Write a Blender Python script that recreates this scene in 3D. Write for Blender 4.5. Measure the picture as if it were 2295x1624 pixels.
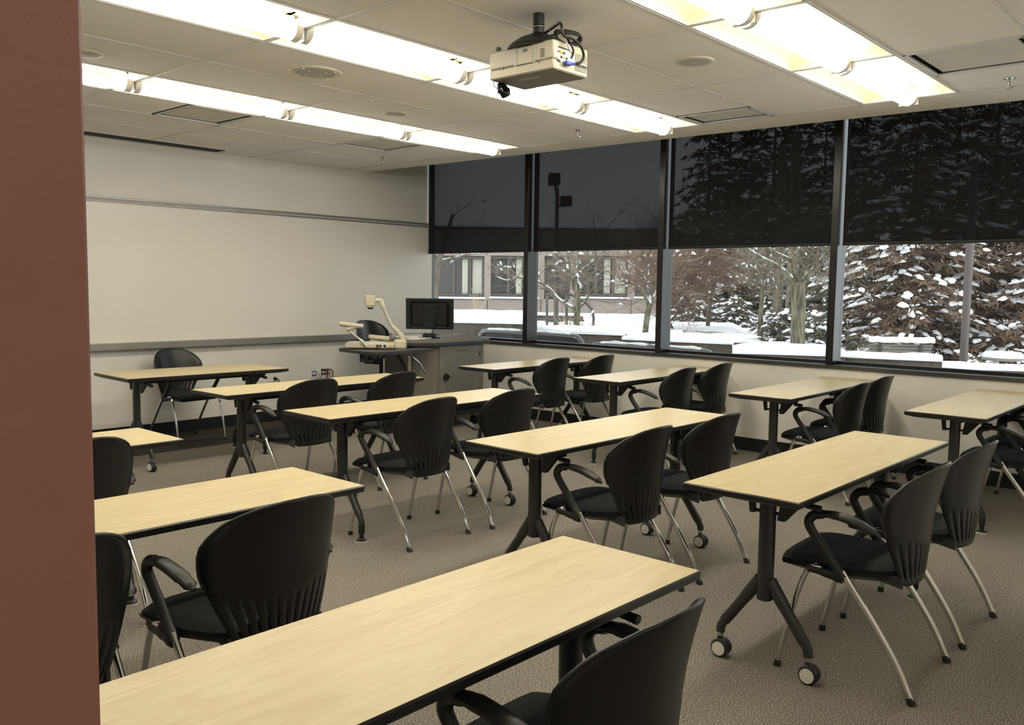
import bpy, math, random
from mathutils import Vector, Matrix

# ------------------------------------------------------------------ scene, camera, light
for o in list(bpy.data.objects):
    bpy.data.objects.remove(o, do_unlink=True)
SC = bpy.context.scene
COL = SC.collection
IMG_W, IMG_H = 2295.0, 1624.0
FPX = 1971.45                       # focal length in pixels
YAW, PITCH, ROLL = math.radians(41.710), math.radians(4.9637), math.radians(0.798)
EYE = Vector((0.0, 0.0, 1.544))
fw = Vector((math.cos(PITCH)*math.cos(YAW), math.cos(PITCH)*math.sin(YAW), -math.sin(PITCH)))
rt = fw.cross(Vector((0, 0, 1))).normalized()
upv = rt.cross(fw)
rt, upv = rt*math.cos(ROLL) + upv*math.sin(ROLL), -rt*math.sin(ROLL) + upv*math.cos(ROLL)

def px_dir(x, y):
    return fw + rt*((x-IMG_W/2)/FPX) - upv*((y-IMG_H/2)/FPX)
def at_depth(x, y, d):
    return EYE + px_dir(x, y)*d
def at_z(x, y, z):
    d = px_dir(x, y)
    return EYE + d*((z-EYE.z)/d.z)
def depth_for_z(x, y, z):
    return (z-EYE.z)/px_dir(x, y).z

cam = bpy.data.cameras.new('camera')
cam.sensor_fit = 'HORIZONTAL'
cam.sensor_width = 36.0
cam.lens = FPX/IMG_W*36.0
cam.clip_start = 0.02
cam.clip_end = 300
camo = bpy.data.objects.new('camera', cam)
COL.objects.link(camo)
M = Matrix((rt, upv, -fw)).transposed().to_4x4()
M.translation = EYE
camo.matrix_world = M
SC.camera = camo

SC.view_settings.view_transform = 'Standard'
SC.view_settings.look = 'None'
SC.view_settings.gamma = 1.0
SC.view_settings.use_curve_mapping = False
SC.view_settings.exposure = 0.62

SKY = 1.8
world = bpy.data.worlds.new('overcast_sky')
SC.world = world
world.use_nodes = True
bg = world.node_tree.nodes['Background']
bg.inputs[0].default_value = (0.93, 0.965, 1.0, 1)
bg.inputs[1].default_value = SKY
LAMP_E = 0.38        # fluorescent lamp emission
LENS_E = 16.8        # glow of the lamp basket
LAMP_COL = (1.0, 0.94, 0.78)

# ------------------------------------------------------------------ materials
def mat(name, col, rough=0.6, metal=0.0, spec=0.5, var=None, scale=8.0, stretch=(1, 1, 1), detail=4.0,
        bump=0.0, bscale=None, ramp=(0.35, 0.65), coat=0.0, emit=None, estr=0.0, sheen=0.0):
    m = bpy.data.materials.new(name)
    m.use_nodes = True
    nt = m.node_tree
    b = nt.nodes['Principled BSDF']
    b.inputs['Base Color'].default_value = (*col, 1)
    b.inputs['Roughness'].default_value = rough
    b.inputs['Metallic'].default_value = metal
    b.inputs['Specular IOR Level'].default_value = spec
    b.inputs['Coat Weight'].default_value = coat
    b.inputs['Sheen Weight'].default_value = sheen
    if emit:
        b.inputs['Emission Color'].default_value = (*emit, 1)
        b.inputs['Emission Strength'].default_value = estr
    if var or bump:
        tc = nt.nodes.new('ShaderNodeTexCoord')
        mp = nt.nodes.new('ShaderNodeMapping')
        mp.inputs['Scale'].default_value = stretch
        nt.links.new(tc.outputs['Object'], mp.inputs[0])
    if var:
        n = nt.nodes.new('ShaderNodeTexNoise')
        n.inputs['Scale'].default_value = scale
        n.inputs['Detail'].default_value = detail
        nt.links.new(mp.outputs[0], n.inputs['Vector'])
        r = nt.nodes.new('ShaderNodeValToRGB')
        r.color_ramp.elements[0].position = ramp[0]
        r.color_ramp.elements[1].position = ramp[1]
        r.color_ramp.elements[0].color = (*col, 1)
        r.color_ramp.elements[1].color = (*var, 1)
        nt.links.new(n.outputs[0], r.inputs[0])
        nt.links.new(r.outputs[0], b.inputs['Base Color'])
    if bump:
        n2 = nt.nodes.new('ShaderNodeTexNoise')
        n2.inputs['Scale'].default_value = bscale or scale
        n2.inputs['Detail'].default_value = 3
        nt.links.new(mp.outputs[0], n2.inputs['Vector'])
        bp = nt.nodes.new('ShaderNodeBump')
        bp.inputs['Strength'].default_value = bump
        bp.inputs['Distance'].default_value = 0.01
        nt.links.new(n2.outputs[0], bp.inputs['Height'])
        nt.links.new(bp.outputs[0], b.inputs['Normal'])
    return m

MT = {}
MT['wall'] = mat('painted_wall', (0.74, 0.72, 0.68), 0.85, var=(0.76, 0.74, 0.70), scale=3, bump=0.05, bscale=220)
MT['wallwin'] = mat('painted_window_wall', (0.77, 0.745, 0.69), 0.8, var=(0.79, 0.765, 0.71), scale=3, bump=0.05, bscale=220)
MT['board'] = mat('whiteboard_enamel', (0.76, 0.74, 0.69), 0.22, spec=0.45, var=(0.78, 0.76, 0.71), scale=1.4, bump=0.03, bscale=60)
MT['alu'] = mat('satin_aluminium', (0.36, 0.35, 0.33), 0.38, metal=0.6)
MT['alu_light'] = mat('light_aluminium', (0.62, 0.61, 0.57), 0.35, metal=0.5)
MT['cork'] = mat('tack_strip', (0.42, 0.40, 0.35), 0.9, var=(0.48, 0.46, 0.40), scale=90)
MT['baseboard'] = mat('black_vinyl_base', (0.008, 0.008, 0.009), 0.55)
MT['tile'] = mat('ceiling_tile', (0.80, 0.785, 0.74), 0.95, var=(0.85, 0.835, 0.79), scale=180, detail=2, bump=0.12, bscale=260)
MT['tbar'] = mat('white_tbar', (0.66, 0.64, 0.60), 0.5)
MT['drywall'] = mat('ceiling_drywall', (0.80, 0.78, 0.73), 0.9)
MT['slab'] = mat('plenum_slab', (0.30, 0.29, 0.28), 0.9)
MT['black_metal'] = mat('black_window_frame', (0.013, 0.012, 0.012), 0.28, metal=0.0, spec=0.4)
MT['sill'] = mat('satin_black_sill', (0.035, 0.035, 0.037), 0.33, spec=0.9)
MT['plate_dark'] = mat('brown_door_steel', (0.37, 0.158, 0.112), 0.45, var=(0.385, 0.165, 0.117), scale=60, bump=0.04, bscale=300)
MT['maple'] = None
MT['edge'] = mat('black_edge_band', (0.012, 0.012, 0.013), 0.32)
MT['core'] = mat('brown_underside', (0.085, 0.06, 0.04), 0.8)
MT['post'] = mat('charcoal_steel', (0.040, 0.038, 0.037), 0.36, metal=0.25)
MT['mech'] = mat('black_mechanism', (0.009, 0.009, 0.010), 0.5)
MT['tyre'] = mat('black_rubber', (0.012, 0.012, 0.012), 0.5)
MT['hub'] = mat('off_white_hub', (0.72, 0.69, 0.60), 0.45)
MT['steel'] = mat('bright_steel', (0.62, 0.61, 0.58), 0.22, metal=1.0)
MT['chrome'] = mat('chrome', (0.74, 0.73, 0.70), 0.09, metal=1.0)
MT['shell'] = mat('black_plastic_shell', (0.0095, 0.009, 0.009), 0.36, bump=0.05, bscale=420)
MT['arm'] = mat('charcoal_plastic', (0.020, 0.019, 0.018), 0.42, bump=0.05, bscale=420)
MT['fabric'] = mat('black_seat_fabric', (0.006, 0.006, 0.007), 0.95, var=(0.010, 0.010, 0.012), scale=320, bump=0.25, bscale=500)
MT['pan'] = mat('grey_seat_pan', (0.035, 0.034, 0.036), 0.4)
MT['cart'] = mat('grey_cart_steel', (0.19, 0.175, 0.155), 0.5, var=(0.205, 0.19, 0.17), scale=5)
MT['cart_dark'] = mat('dark_grey_cart', (0.085, 0.08, 0.075), 0.55)
MT['cart_top'] = mat('grey_cart_top', (0.17, 0.16, 0.145), 0.6, var=(0.19, 0.18, 0.165), scale=120)
MT['bumper'] = mat('dark_bumper', (0.028, 0.027, 0.029), 0.45)
MT['beige'] = mat('beige_plastic', (0.62, 0.57, 0.44), 0.45)
MT['beige2'] = mat('pale_metal_beige', (0.66, 0.62, 0.52), 0.3, metal=0.5)
MT['black'] = mat('black_plastic', (0.010, 0.010, 0.011), 0.4)
MT['screen'] = mat('black_gloss', (0.006, 0.006, 0.007), 0.12)
MT['white'] = mat('white_plastic', (0.78, 0.77, 0.73), 0.45)
MT['paper'] = mat('paper', (0.8, 0.8, 0.78), 0.8)
MT['blue'] = mat('blue_plug', (0.06, 0.12, 0.55), 0.4)
MT['yellow'] = mat('yellow_plug', (0.75, 0.5, 0.05), 0.4)
MT['red'] = mat('red_plug', (0.5, 0.04, 0.03), 0.4)
MT['proj'] = mat('projector_silver', (0.50, 0.46, 0.375), 0.4, metal=0.2, var=(0.52, 0.48, 0.39), scale=200)
MT['proj_dark'] = mat('projector_base_grey', (0.17, 0.16, 0.155), 0.5)
MT['label'] = mat('pale_sticker', (0.60, 0.53, 0.34), 0.6)
MT['spk'] = mat('speaker_grille', (0.58, 0.56, 0.46), 0.5)
MT['spk_mesh'] = mat('speaker_mesh', (0.42, 0.41, 0.37), 0.6, var=(0.50, 0.49, 0.44), scale=600, detail=1)
MT['vent'] = mat('vent_panel', (0.62, 0.60, 0.54), 0.7)
MT['duct'] = mat('duct_dark', (0.03, 0.027, 0.025), 0.8)
MT['slot'] = mat('slot_grey', (0.10, 0.097, 0.09), 0.5)
MT['reflector'] = mat('cream_reflector', (0.82, 0.765, 0.56), 0.35)
MT['band'] = mat('grey_end_band', (0.80, 0.79, 0.78), 0.4)
MT['lamp'] = mat('fluorescent_lamp', (1, 1, 1), 0.4, emit=LAMP_COL, estr=LAMP_E)
def lens_mat():        # perforated basket: glows strongest along its bottom, faintly on its sides
    m = mat('glowing_lens', (0.9, 0.88, 0.8), 0.4, emit=(1.0, 0.962, 0.865), estr=LENS_E)
    nt = m.node_tree; b = nt.nodes['Principled BSDF']
    tc = nt.nodes.new('ShaderNodeTexCoord'); sp = nt.nodes.new('ShaderNodeSeparateXYZ')
    nt.links.new(tc.outputs['Object'], sp.inputs[0])
    mr = nt.nodes.new('ShaderNodeMapRange')
    mr.inputs[1].default_value = 0.005; mr.inputs[2].default_value = -0.056; mr.inputs[3].default_value = 0.028*LENS_E; mr.inputs[4].default_value = LENS_E
    mr.interpolation_type = 'SMOOTHSTEP'
    nt.links.new(sp.outputs[2], mr.inputs[0]); nt.links.new(mr.outputs[0], b.inputs['Emission Strength'])
    return m
MT['lens'] = lens_mat()
MT['snow'] = mat('snow', (0.78, 0.79, 0.81), 0.7, var=(0.82, 0.83, 0.845), scale=2, bump=0.3, bscale=6)
MT['snow2'] = mat('clinging_snow', (0.80, 0.81, 0.83), 0.7)
MT['bark'] = mat('grey_bark', (0.07, 0.060, 0.046), 0.95, var=(0.18, 0.155, 0.115), scale=14, stretch=(1, 1, 0.25), bump=0.8, bscale=26)
MT['bark_green'] = mat('mossy_bark', (0.06, 0.052, 0.039), 0.95, var=(0.21, 0.19, 0.125), scale=20, stretch=(1, 1, 0.2), bump=0.8, bscale=22)
MT['twig'] = mat('brown_twigs', (0.17, 0.115, 0.085), 0.95)
MT['twig2'] = mat('grey_twigs', (0.19, 0.155, 0.12), 0.95)
MT['needle'] = mat('conifer_needles', (0.13, 0.088, 0.060), 0.95, var=(0.19, 0.12, 0.085), scale=3)
MT['needle_g'] = mat('dark_green_needles', (0.085, 0.080, 0.055), 0.95, var=(0.13, 0.115, 0.075), scale=3)
MT['panel'] = mat('taupe_facade_panel', (0.27, 0.225, 0.195), 0.8, var=(0.295, 0.245, 0.215), scale=1.2)
MT['panel_edge'] = mat('facade_joint', (0.10, 0.085, 0.075), 0.9)
MT['bglass'] = mat('building_glass', (0.05, 0.05, 0.052), 0.12, spec=0.6)
MT['drape'] = mat('pale_drape', (0.48, 0.47, 0.40), 0.9)
MT['stone'] = mat('brown_planter_stone', (0.05, 0.040, 0.031), 0.9, var=(0.08, 0.064, 0.049), scale=12)
MT['paving'] = mat('wet_paving', (0.20, 0.185, 0.165), 0.7, var=(0.75, 0.75, 0.75), scale=1.6, ramp=(0.5, 0.62))
MT['pole'] = mat('brown_pole', (0.09, 0.068, 0.060), 0.5)
MT['rail'] = mat('dark_rail', (0.07, 0.065, 0.065), 0.4, metal=0.3)
MT['greybench'] = mat('weathered_bench', (0.21, 0.195, 0.175), 0.85, var=(0.27, 0.25, 0.21), scale=6)
MT['patio_chair'] = mat('grey_patio_tube', (0.13, 0.13, 0.135), 0.4, metal=0.2)
MT['patio_mesh'] = mat('dark_patio_sling', (0.028, 0.027, 0.028), 0.7)
MT['grass'] = mat('dry_grass', (0.40, 0.31, 0.20), 0.9)

def carpet():
    m = bpy.data.materials.new('speckled_carpet'); m.use_nodes = True
    nt = m.node_tree; b = nt.nodes['Principled BSDF']
    b.inputs['Roughness'].default_value = 0.97
    b.inputs['Specular IOR Level'].default_value = 0.15
    tc = nt.nodes.new('ShaderNodeTexCoord')
    n = nt.nodes.new('ShaderNodeTexNoise'); n.inputs['Scale'].default_value = 170; n.inputs['Detail'].default_value = 2
    n2 = nt.nodes.new('ShaderNodeTexNoise'); n2.inputs['Scale'].default_value = 1.3; n2.inputs['Detail'].default_value = 3
    nt.links.new(tc.outputs['Object'], n.inputs['Vector']); nt.links.new(tc.outputs['Object'], n2.inputs['Vector'])
    r = nt.nodes.new('ShaderNodeValToRGB')
    e = r.color_ramp.elements
    e[0].position = 0.36; e[0].color = (0.10, 0.089, 0.074, 1)
    e[1].position = 0.66; e[1].color = (0.42, 0.385, 0.335, 1)
    k = e.new(0.5); k.color = (0.21, 0.188, 0.158, 1)
    nt.links.new(n.outputs[0], r.inputs[0])
    mx = nt.nodes.new('ShaderNodeMixRGB'); mx.blend_type = 'MULTIPLY'; mx.inputs[0].default_value = 0.25
    r2 = nt.nodes.new('ShaderNodeValToRGB')
    r2.color_ramp.elements[0].position = .3; r2.color_ramp.elements[0].color = (.7, .68, .66, 1)
    r2.color_ramp.elements[1].position = .7
    nt.links.new(n2.outputs[0], r2.inputs[0])
    nt.links.new(r.outputs[0], mx.inputs[1]); nt.links.new(r2.outputs[0], mx.inputs[2])
    nt.links.new(mx.outputs[0], b.inputs['Base Color'])
    bp = nt.nodes.new('ShaderNodeBump'); bp.inputs['Strength'].default_value = 0.5; bp.inputs['Distance'].default_value = 0.006
    nt.links.new(n.outputs[0], bp.inputs['Height']); nt.links.new(bp.outputs[0], b.inputs['Normal'])
    return m
MT['carpet'] = carpet()
MT['floor_dark'] = mat('dark_floor_speckle', (0.035, 0.030, 0.025), 0.97, spec=0.1, var=(0.085, 0.075, 0.062), scale=170, detail=2, bump=0.4, bscale=170)

def maple():
    m = bpy.data.materials.new('maple_laminate'); m.use_nodes = True
    nt = m.node_tree; b = nt.nodes['Principled BSDF']
    b.inputs['Roughness'].default_value = 0.30
    b.inputs['Specular IOR Level'].default_value = 0.38
    tc = nt.nodes.new('ShaderNodeTexCoord'); mp = nt.nodes.new('ShaderNodeMapping')
    mp.inputs['Scale'].default_value = (1.0, 7.0, 1.0)
    oi = nt.nodes.new('ShaderNodeObjectInfo')
    va = nt.nodes.new('ShaderNodeVectorMath'); va.operation = 'MULTIPLY_ADD'
    va.inputs[1].default_value = (1, 1, 1)
    cmb = nt.nodes.new('ShaderNodeCombineXYZ')
    mul = nt.nodes.new('ShaderNodeMath'); mul.operation = 'MULTIPLY'; mul.inputs[1].default_value = 37.0
    nt.links.new(oi.outputs['Random'], mul.inputs[0]); nt.links.new(mul.outputs[0], cmb.inputs[0]); nt.links.new(mul.outputs[0], cmb.inputs[1])
    nt.links.new(tc.outputs['Object'], va.inputs[0]); nt.links.new(cmb.outputs[0], va.inputs[2])
    nt.links.new(va.outputs[0], mp.inputs[0])
    n = nt.nodes.new('ShaderNodeTexNoise'); n.inputs['Scale'].default_value = 3.2; n.inputs['Detail'].default_value = 7
    n.inputs['Distortion'].default_value = 1.4
    nt.links.new(mp.outputs[0], n.inputs['Vector'])
    r = nt.nodes.new('ShaderNodeValToRGB'); e = r.color_ramp.elements
    e[0].position = 0.30; e[0].color = (0.555, 0.445, 0.245, 1)
    e[1].position = 0.62; e[1].color = (0.64, 0.535, 0.315, 1)
    nt.links.new(n.outputs[0], r.inputs[0])
    n3 = nt.nodes.new('ShaderNodeTexNoise'); n3.inputs['Scale'].default_value = 9; n3.inputs['Detail'].default_value = 8; n3.inputs['Distortion'].default_value = 2.5
    nt.links.new(mp.outputs[0], n3.inputs['Vector'])
    r3 = nt.nodes.new('ShaderNodeValToRGB'); e = r3.color_ramp.elements
    e[0].position = 0.62; e[0].color = (1, 1, 1, 1); e[1].position = 0.72; e[1].color = (0.86, 0.72, 0.58, 1)
    nt.links.new(n3.outputs[0], r3.inputs[0])
    mx = nt.nodes.new('ShaderNodeMixRGB'); mx.blend_type = 'MULTIPLY'; mx.inputs[0].default_value = 0.6
    nt.links.new(r.outputs[0], mx.inputs[1]); nt.links.new(r3.outputs[0], mx.inputs[2])
    nt.links.new(mx.outputs[0], b.inputs['Base Color'])
    return m
MT['maple'] = maple()

def glass_pane():
    m = bpy.data.materials.new('window_glass'); m.use_nodes = True
    nt = m.node_tree; nt.nodes.remove(nt.nodes['Principled BSDF'])
    out = nt.nodes['Material Output']
    t = nt.nodes.new('ShaderNodeBsdfTransparent'); t.inputs[0].default_value = (0.93, 0.95, 0.94, 1)
    g = nt.nodes.new('ShaderNodeBsdfGlossy'); g.inputs['Roughness'].default_value = 0.02
    fr = nt.nodes.new('ShaderNodeFresnel'); fr.inputs[0].default_value = 1.35
    mx = nt.nodes.new('ShaderNodeMixShader')
    nt.links.new(fr.outputs[0], mx.inputs[0]); nt.links.new(t.outputs[0], mx.inputs[1]); nt.links.new(g.outputs[0], mx.inputs[2])
    nt.links.new(mx.outputs[0], out.inputs[0])
    return m
MT['glass'] = glass_pane()

def blind_mat():
    m = bpy.data.materials.new('black_screen_fabric'); m.use_nodes = True
    nt = m.node_tree; b = nt.nodes['Principled BSDF']; out = nt.nodes['Material Output']
    b.inputs['Base Color'].default_value = (0.010, 0.0095, 0.0105, 1)
    b.inputs['Roughness'].default_value = 0.75
    b.inputs['Specular IOR Level'].default_value = 0.2
    t = nt.nodes.new('ShaderNodeBsdfTransparent')
    tc = nt.nodes.new('ShaderNodeTexCoord')
    n = nt.nodes.new('ShaderNodeTexNoise'); n.inputs['Scale'].default_value = 260; n.inputs['Detail'].default_value = 1
    nt.links.new(tc.outputs['Object'], n.inputs['Vector'])
    mr = nt.nodes.new('ShaderNodeMapRange'); mr.inputs[3].default_value = 0.11; mr.inputs[4].default_value = 0.18
    nt.links.new(n.outputs[0], mr.inputs[0])
    mx = nt.nodes.new('ShaderNodeMixShader')
    nt.links.new(mr.outputs[0], mx.inputs[0]); nt.links.new(b.outputs[0], mx.inputs[1]); nt.links.new(t.outputs[0], mx.inputs[2])
    nt.links.new(mx.outputs[0], out.inputs[0])
    return m
MT['blind'] = blind_mat()

def mesh_mat(name, col, hole, scale):      # perforated sheet: dots, purely a print of tiny holes
    m = bpy.data.materials.new(name); m.use_nodes = True
    nt = m.node_tree; b = nt.nodes['Principled BSDF']; b.inputs['Roughness'].default_value = 0.5
    tc = nt.nodes.new('ShaderNodeTexCoord'); v = nt.nodes.new('ShaderNodeTexVoronoi'); v.inputs['Scale'].default_value = scale
    v.inputs['Randomness'].default_value = 0.0
    nt.links.new(tc.outputs['Object'], v.inputs['Vector'])
    r = nt.nodes.new('ShaderNodeValToRGB'); r.color_ramp.elements[0].position = .3; r.color_ramp.elements[1].position = .42
    r.color_ramp.elements[0].color = (*hole, 1); r.color_ramp.elements[1].color = (*col, 1)
    nt.links.new(v.outputs['Distance'], r.inputs[0]); nt.links.new(r.outputs[0], b.inputs['Base Color'])
    return m
MT['cart_mesh'] = mesh_mat('perforated_door_mesh', (0.17, 0.16, 0.145), (0.05, 0.048, 0.045), 150)

# ------------------------------------------------------------------ mesh helpers
class MB:
    def __init__(s): s.v = []; s.f = []
    def add(s, vs, fs):
        o = len(s.v); s.v += [tuple(v) for v in vs]; s.f += [tuple(i+o for i in f) for f in fs]; return s
    def box(s, x0, x1, y0, y1, z0, z1, mtx=None):
        vs = [Vector((x, y, z)) for z in (z0, z1) for y in (y0, y1) for x in (x0, x1)]
        if mtx: vs = [mtx @ v for v in vs]
        return s.add(vs, [(0, 2, 3, 1), (4, 5, 7, 6), (0, 1, 5, 4), (2, 6, 7, 3), (0, 4, 6, 2), (1, 3, 7, 5)])
    def bbox(s, x0, x1, y0, y1, z0, z1, b, mtx=None):     # box with chamfered edges
        vs = []; 
        xs, ys, zs = (x0, x1), (y0, y1), (z0, z1)
        idx = {}
        for i in (0, 1):
            for j in (0, 1):
                for k in (0, 1):
                    sx, sy, sz = (b if i == 0 else -b), (b if j == 0 else -b), (b if k == 0 else -b)
                    for a, p in (('x', (xs[i], ys[j]+sy, zs[k]+sz)), ('y', (xs[i]+sx, ys[j], zs[k]+sz)), ('z', (xs[i]+sx, ys[j]+sy, zs[k]))):
                        idx[(i, j, k, a)] = len(vs); vs.append(Vector(p))
        fs = []
        for i in (0, 1):
            q = [idx[(i, 0, 0, 'x')], idx[(i, 1, 0, 'x')], idx[(i, 1, 1, 'x')], idx[(i, 0, 1, 'x')]]; fs.append(q if i else q[::-1])
            q = [idx[(0, i, 0, 'y')], idx[(0, i, 1, 'y')], idx[(1, i, 1, 'y')], idx[(1, i, 0, 'y')]]; fs.append(q if i else q[::-1])
            q = [idx[(0, 0, i, 'z')], idx[(1, 0, i, 'z')], idx[(1, 1, i, 'z')], idx[(0, 1, i, 'z')]]; fs.append(q if i else q[::-1])
        for j in (0, 1):
            for k in (0, 1):
                fs.append([idx[(0, j, k, 'y')], idx[(1, j, k, 'y')], idx[(1, j, k, 'z')], idx[(0, j, k, 'z')]])
                fs.append([idx[(j, 0, k, 'x')], idx[(j, 1, k, 'x')], idx[(j, 1, k, 'z')], idx[(j, 0, k, 'z')]])
                fs.append([idx[(j, k, 0, 'x')], idx[(j, k, 1, 'x')], idx[(j, k, 1, 'y')], idx[(j, k, 0, 'y')]])
                for i in (0, 1): fs.append([idx[(i, j, k, 'x')], idx[(i, j, k, 'y')], idx[(i, j, k, 'z')]])
        if mtx: vs = [mtx @ v for v in vs]
        return s.add(vs, fs)
    def tube(s, pts, rad, n=8, flat=None, up=Vector((0, 0, 1)), caps=True):
        pts = [Vector(p) for p in pts]
        rad = [rad]*len(pts) if not isinstance(rad, (list, tuple)) else rad
        rings = []; prev = None
        for i, p in enumerate(pts):
            t = (pts[min(i+1, len(pts)-1)] - pts[max(i-1, 0)])
            if t.length < 1e-9: t = Vector((0, 0, 1))
            t.normalize()
            a = prev if prev is not None else (up if abs(t.dot(up)) < 0.95 else Vector((1, 0, 0)))
            a = a - t*a.dot(t)
            if a.length < 1e-6: a = Vector((1, 0, 0)) - t*t.x
            a.normalize(); prev = a; bvec = t.cross(a)
            ra, rb = (rad[i], rad[i]) if not flat else (rad[i]*flat[0], rad[i]*flat[1])
            rings.append([p + a*(math.cos(2*math.pi*k/n)*ra) + bvec*(math.sin(2*math.pi*k/n)*rb) for k in range(n)])
        vs = [v for r_ in rings for v in r_]; fs = []
        for i in range(len(pts)-1):
            for k in range(n):
                k2 = (k+1) % n
                fs.append((i*n+k, i*n+k2, (i+1)*n+k2, (i+1)*n+k))
        if caps:
            fs.append(tuple(range(n-1, -1, -1))); fs.append(tuple(range((len(pts)-1)*n, len(pts)*n)))
        return s.add(vs, fs)
    def lathe(s, prof, n=20, mtx=None):
        vs = []; fs = []
        for r_, z in prof:
            for k in range(n):
                a = 2*math.pi*k/n; vs.append(Vector((r_*math.cos(a), r_*math.sin(a), z)))
        for i in range(len(prof)-1):
            for k in range(n):
                k2 = (k+1) % n; fs.append((i*n+k, i*n+k2, (i+1)*n+k2, (i+1)*n+k))
        fs.append(tuple(range(n-1, -1, -1))); fs.append(tuple(range((len(prof)-1)*n, len(prof)*n)))
        if mtx: vs = [mtx @ v for v in vs]
        return s.add(vs, fs)
    def prism(s, poly, d0, d1, axis='z', mtx=None):
        def P(a, b, d):
            return Vector((a, b, d)) if axis == 'z' else (Vector((d, a, b)) if axis == 'x' else Vector((a, d, b)))
        n = len(poly)
        vs = [P(a, b, d0) for a, b in poly] + [P(a, b, d1) for a, b in poly]
        if mtx: vs = [mtx @ v for v in vs]
        fs = [tuple(range(n-1, -1, -1)), tuple(range(n, 2*n))] + [(i, (i+1) % n, n+(i+1) % n, n+i) for i in range(n)]
        return s.add(vs, fs)
    def grid(s, rows):
        n = len(rows[0]); vs = [v for r_ in rows for v in r_]; fs = []
        for i in range(len(rows)-1):
            for k in range(n-1): fs.append((i*n+k, i*n+k+1, (i+1)*n+k+1, (i+1)*n+k))
        return s.add(vs, fs)
    def mesh(s, name, m, smooth=None):
        me = bpy.data.meshes.new(name); me.from_pydata(s.v, [], s.f); me.update()
        me.materials.append(m)
        if smooth is not None:
            me.polygons.foreach_set('use_smooth', [True]*len(me.polygons))
            me.set_sharp_from_angle(angle=math.radians(smooth))
        return me
    def build(s, name, m, parent=None, smooth=40, loc=None):
        if isinstance(m, str): m = MT[m]
        o = bpy.data.objects.new(name, s.mesh(name, m, smooth)); COL.objects.link(o)
        if parent: o.parent = parent
        if loc: o.location = loc
        return o

def fixnormals(o):
    import bmesh
    bm = bmesh.new(); bm.from_mesh(o.data); bmesh.ops.recalc_face_normals(bm, faces=bm.faces[:]); bm.to_mesh(o.data); bm.free()
    return o
def tag(o, label, cat, group=None):
    o['label'] = label; o['category'] = cat
    if group: o['group'] = group
    return o
def empty(name, loc=(0, 0, 0), rz=0.0):
    o = bpy.data.objects.new(name, None); COL.objects.link(o); o.location = loc; o.rotation_euler = (0, 0, rz)
    o.empty_display_size = 0.1
    return o
def struct(o):
    o['kind'] = 'structure'; return o
def copy_tree(o, parent=None):
    c = o.copy(); COL.objects.link(c); c.parent = parent
    for ch in o.children: copy_tree(ch, c)
    return c
def inst(name, me, parent=None, loc=(0, 0, 0)):
    o = bpy.data.objects.new(name, me); COL.objects.link(o); o.parent = parent; o.location = loc; return o
def smoothpath(pts, n=4):           # Catmull-Rom
    pts = [Vector(p) for p in pts]; out = []
    for i in range(len(pts)-1):
        p0 = pts[max(i-1, 0)]; p1 = pts[i]; p2 = pts[i+1]; p3 = pts[min(i+2, len(pts)-1)]
        for k in range(n):
            t = k/n
            out.append(0.5*((2*p1) + (p2-p0)*t + (2*p0-5*p1+4*p2-p3)*t*t + (3*p1-p0-3*p2+p3)*t**3))
    out.append(pts[-1]); return out
def text_mesh(txt, size, name, m, parent, mtx, extrude=0.0004):
    cu = bpy.data.curves.new('t', 'FONT'); cu.body = txt; cu.size = size; cu.extrude = extrude; cu.align_x = 'CENTER'; cu.align_y = 'CENTER'
    to = bpy.data.objects.new('t', cu); COL.objects.link(to)
    bpy.context.view_layer.update()
    me = bpy.data.meshes.new_from_object(to.evaluated_get(bpy.context.evaluated_depsgraph_get()))
    bpy.data.objects.remove(to, do_unlink=True); bpy.data.curves.remove(cu)
    me.materials.clear(); me.materials.append(MT[m]); me.transform(mtx)
    o = bpy.data.objects.new(name, me); COL.objects.link(o); o.parent = parent
    return o

# ------------------------------------------------------------------ room shell
XW, YB, ZC = 7.76, 8.47, 2.878      # window wall, whiteboard wall, ceiling
XL, YD = -1.3, 0.25                 # far left wall, doorway wall
ZTOP = 3.36
X0, DX = 2.82, 1.2192               # ceiling grid, x
Y0, DY = 1.79, 0.65                 # ceiling grid, y
XE = 6.48                           # last grid line
SZ = 0.848                          # underside of the window sill

fl = struct(MB().box(XL-.1, XW+.14, -3.2, YB+.1, -0.12, 0).build('floor', 'carpet', smooth=None))
MB().box(XL, XW, 7.58, YB-.012, 0.0, 0.004).build('dark_floor_strip', 'floor_dark', fl, smooth=None)['label'] = 'darker strip of floor along the whiteboard wall'  # thin sheet that makes the floor darker up to the whiteboard wall
struct(MB().box(XL-.12, XW+.145, YB, YB+.12, 0, ZTOP).build('wall_front', 'wall', smooth=None))
struct(MB().box(XW+.145, XW+.19, YB, YB+.12, 0, ZTOP).build('trim_2', 'black_metal', smooth=None))
struct(MB().box(XL-.12, XL, -3.2, YB, 0, ZTOP).build('wall_left', 'wall', smooth=None))
struct(MB().box(XW, XW+.30, -3.2, YB, 0, SZ).build('wall_window', 'wallwin', smooth=None))
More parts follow.
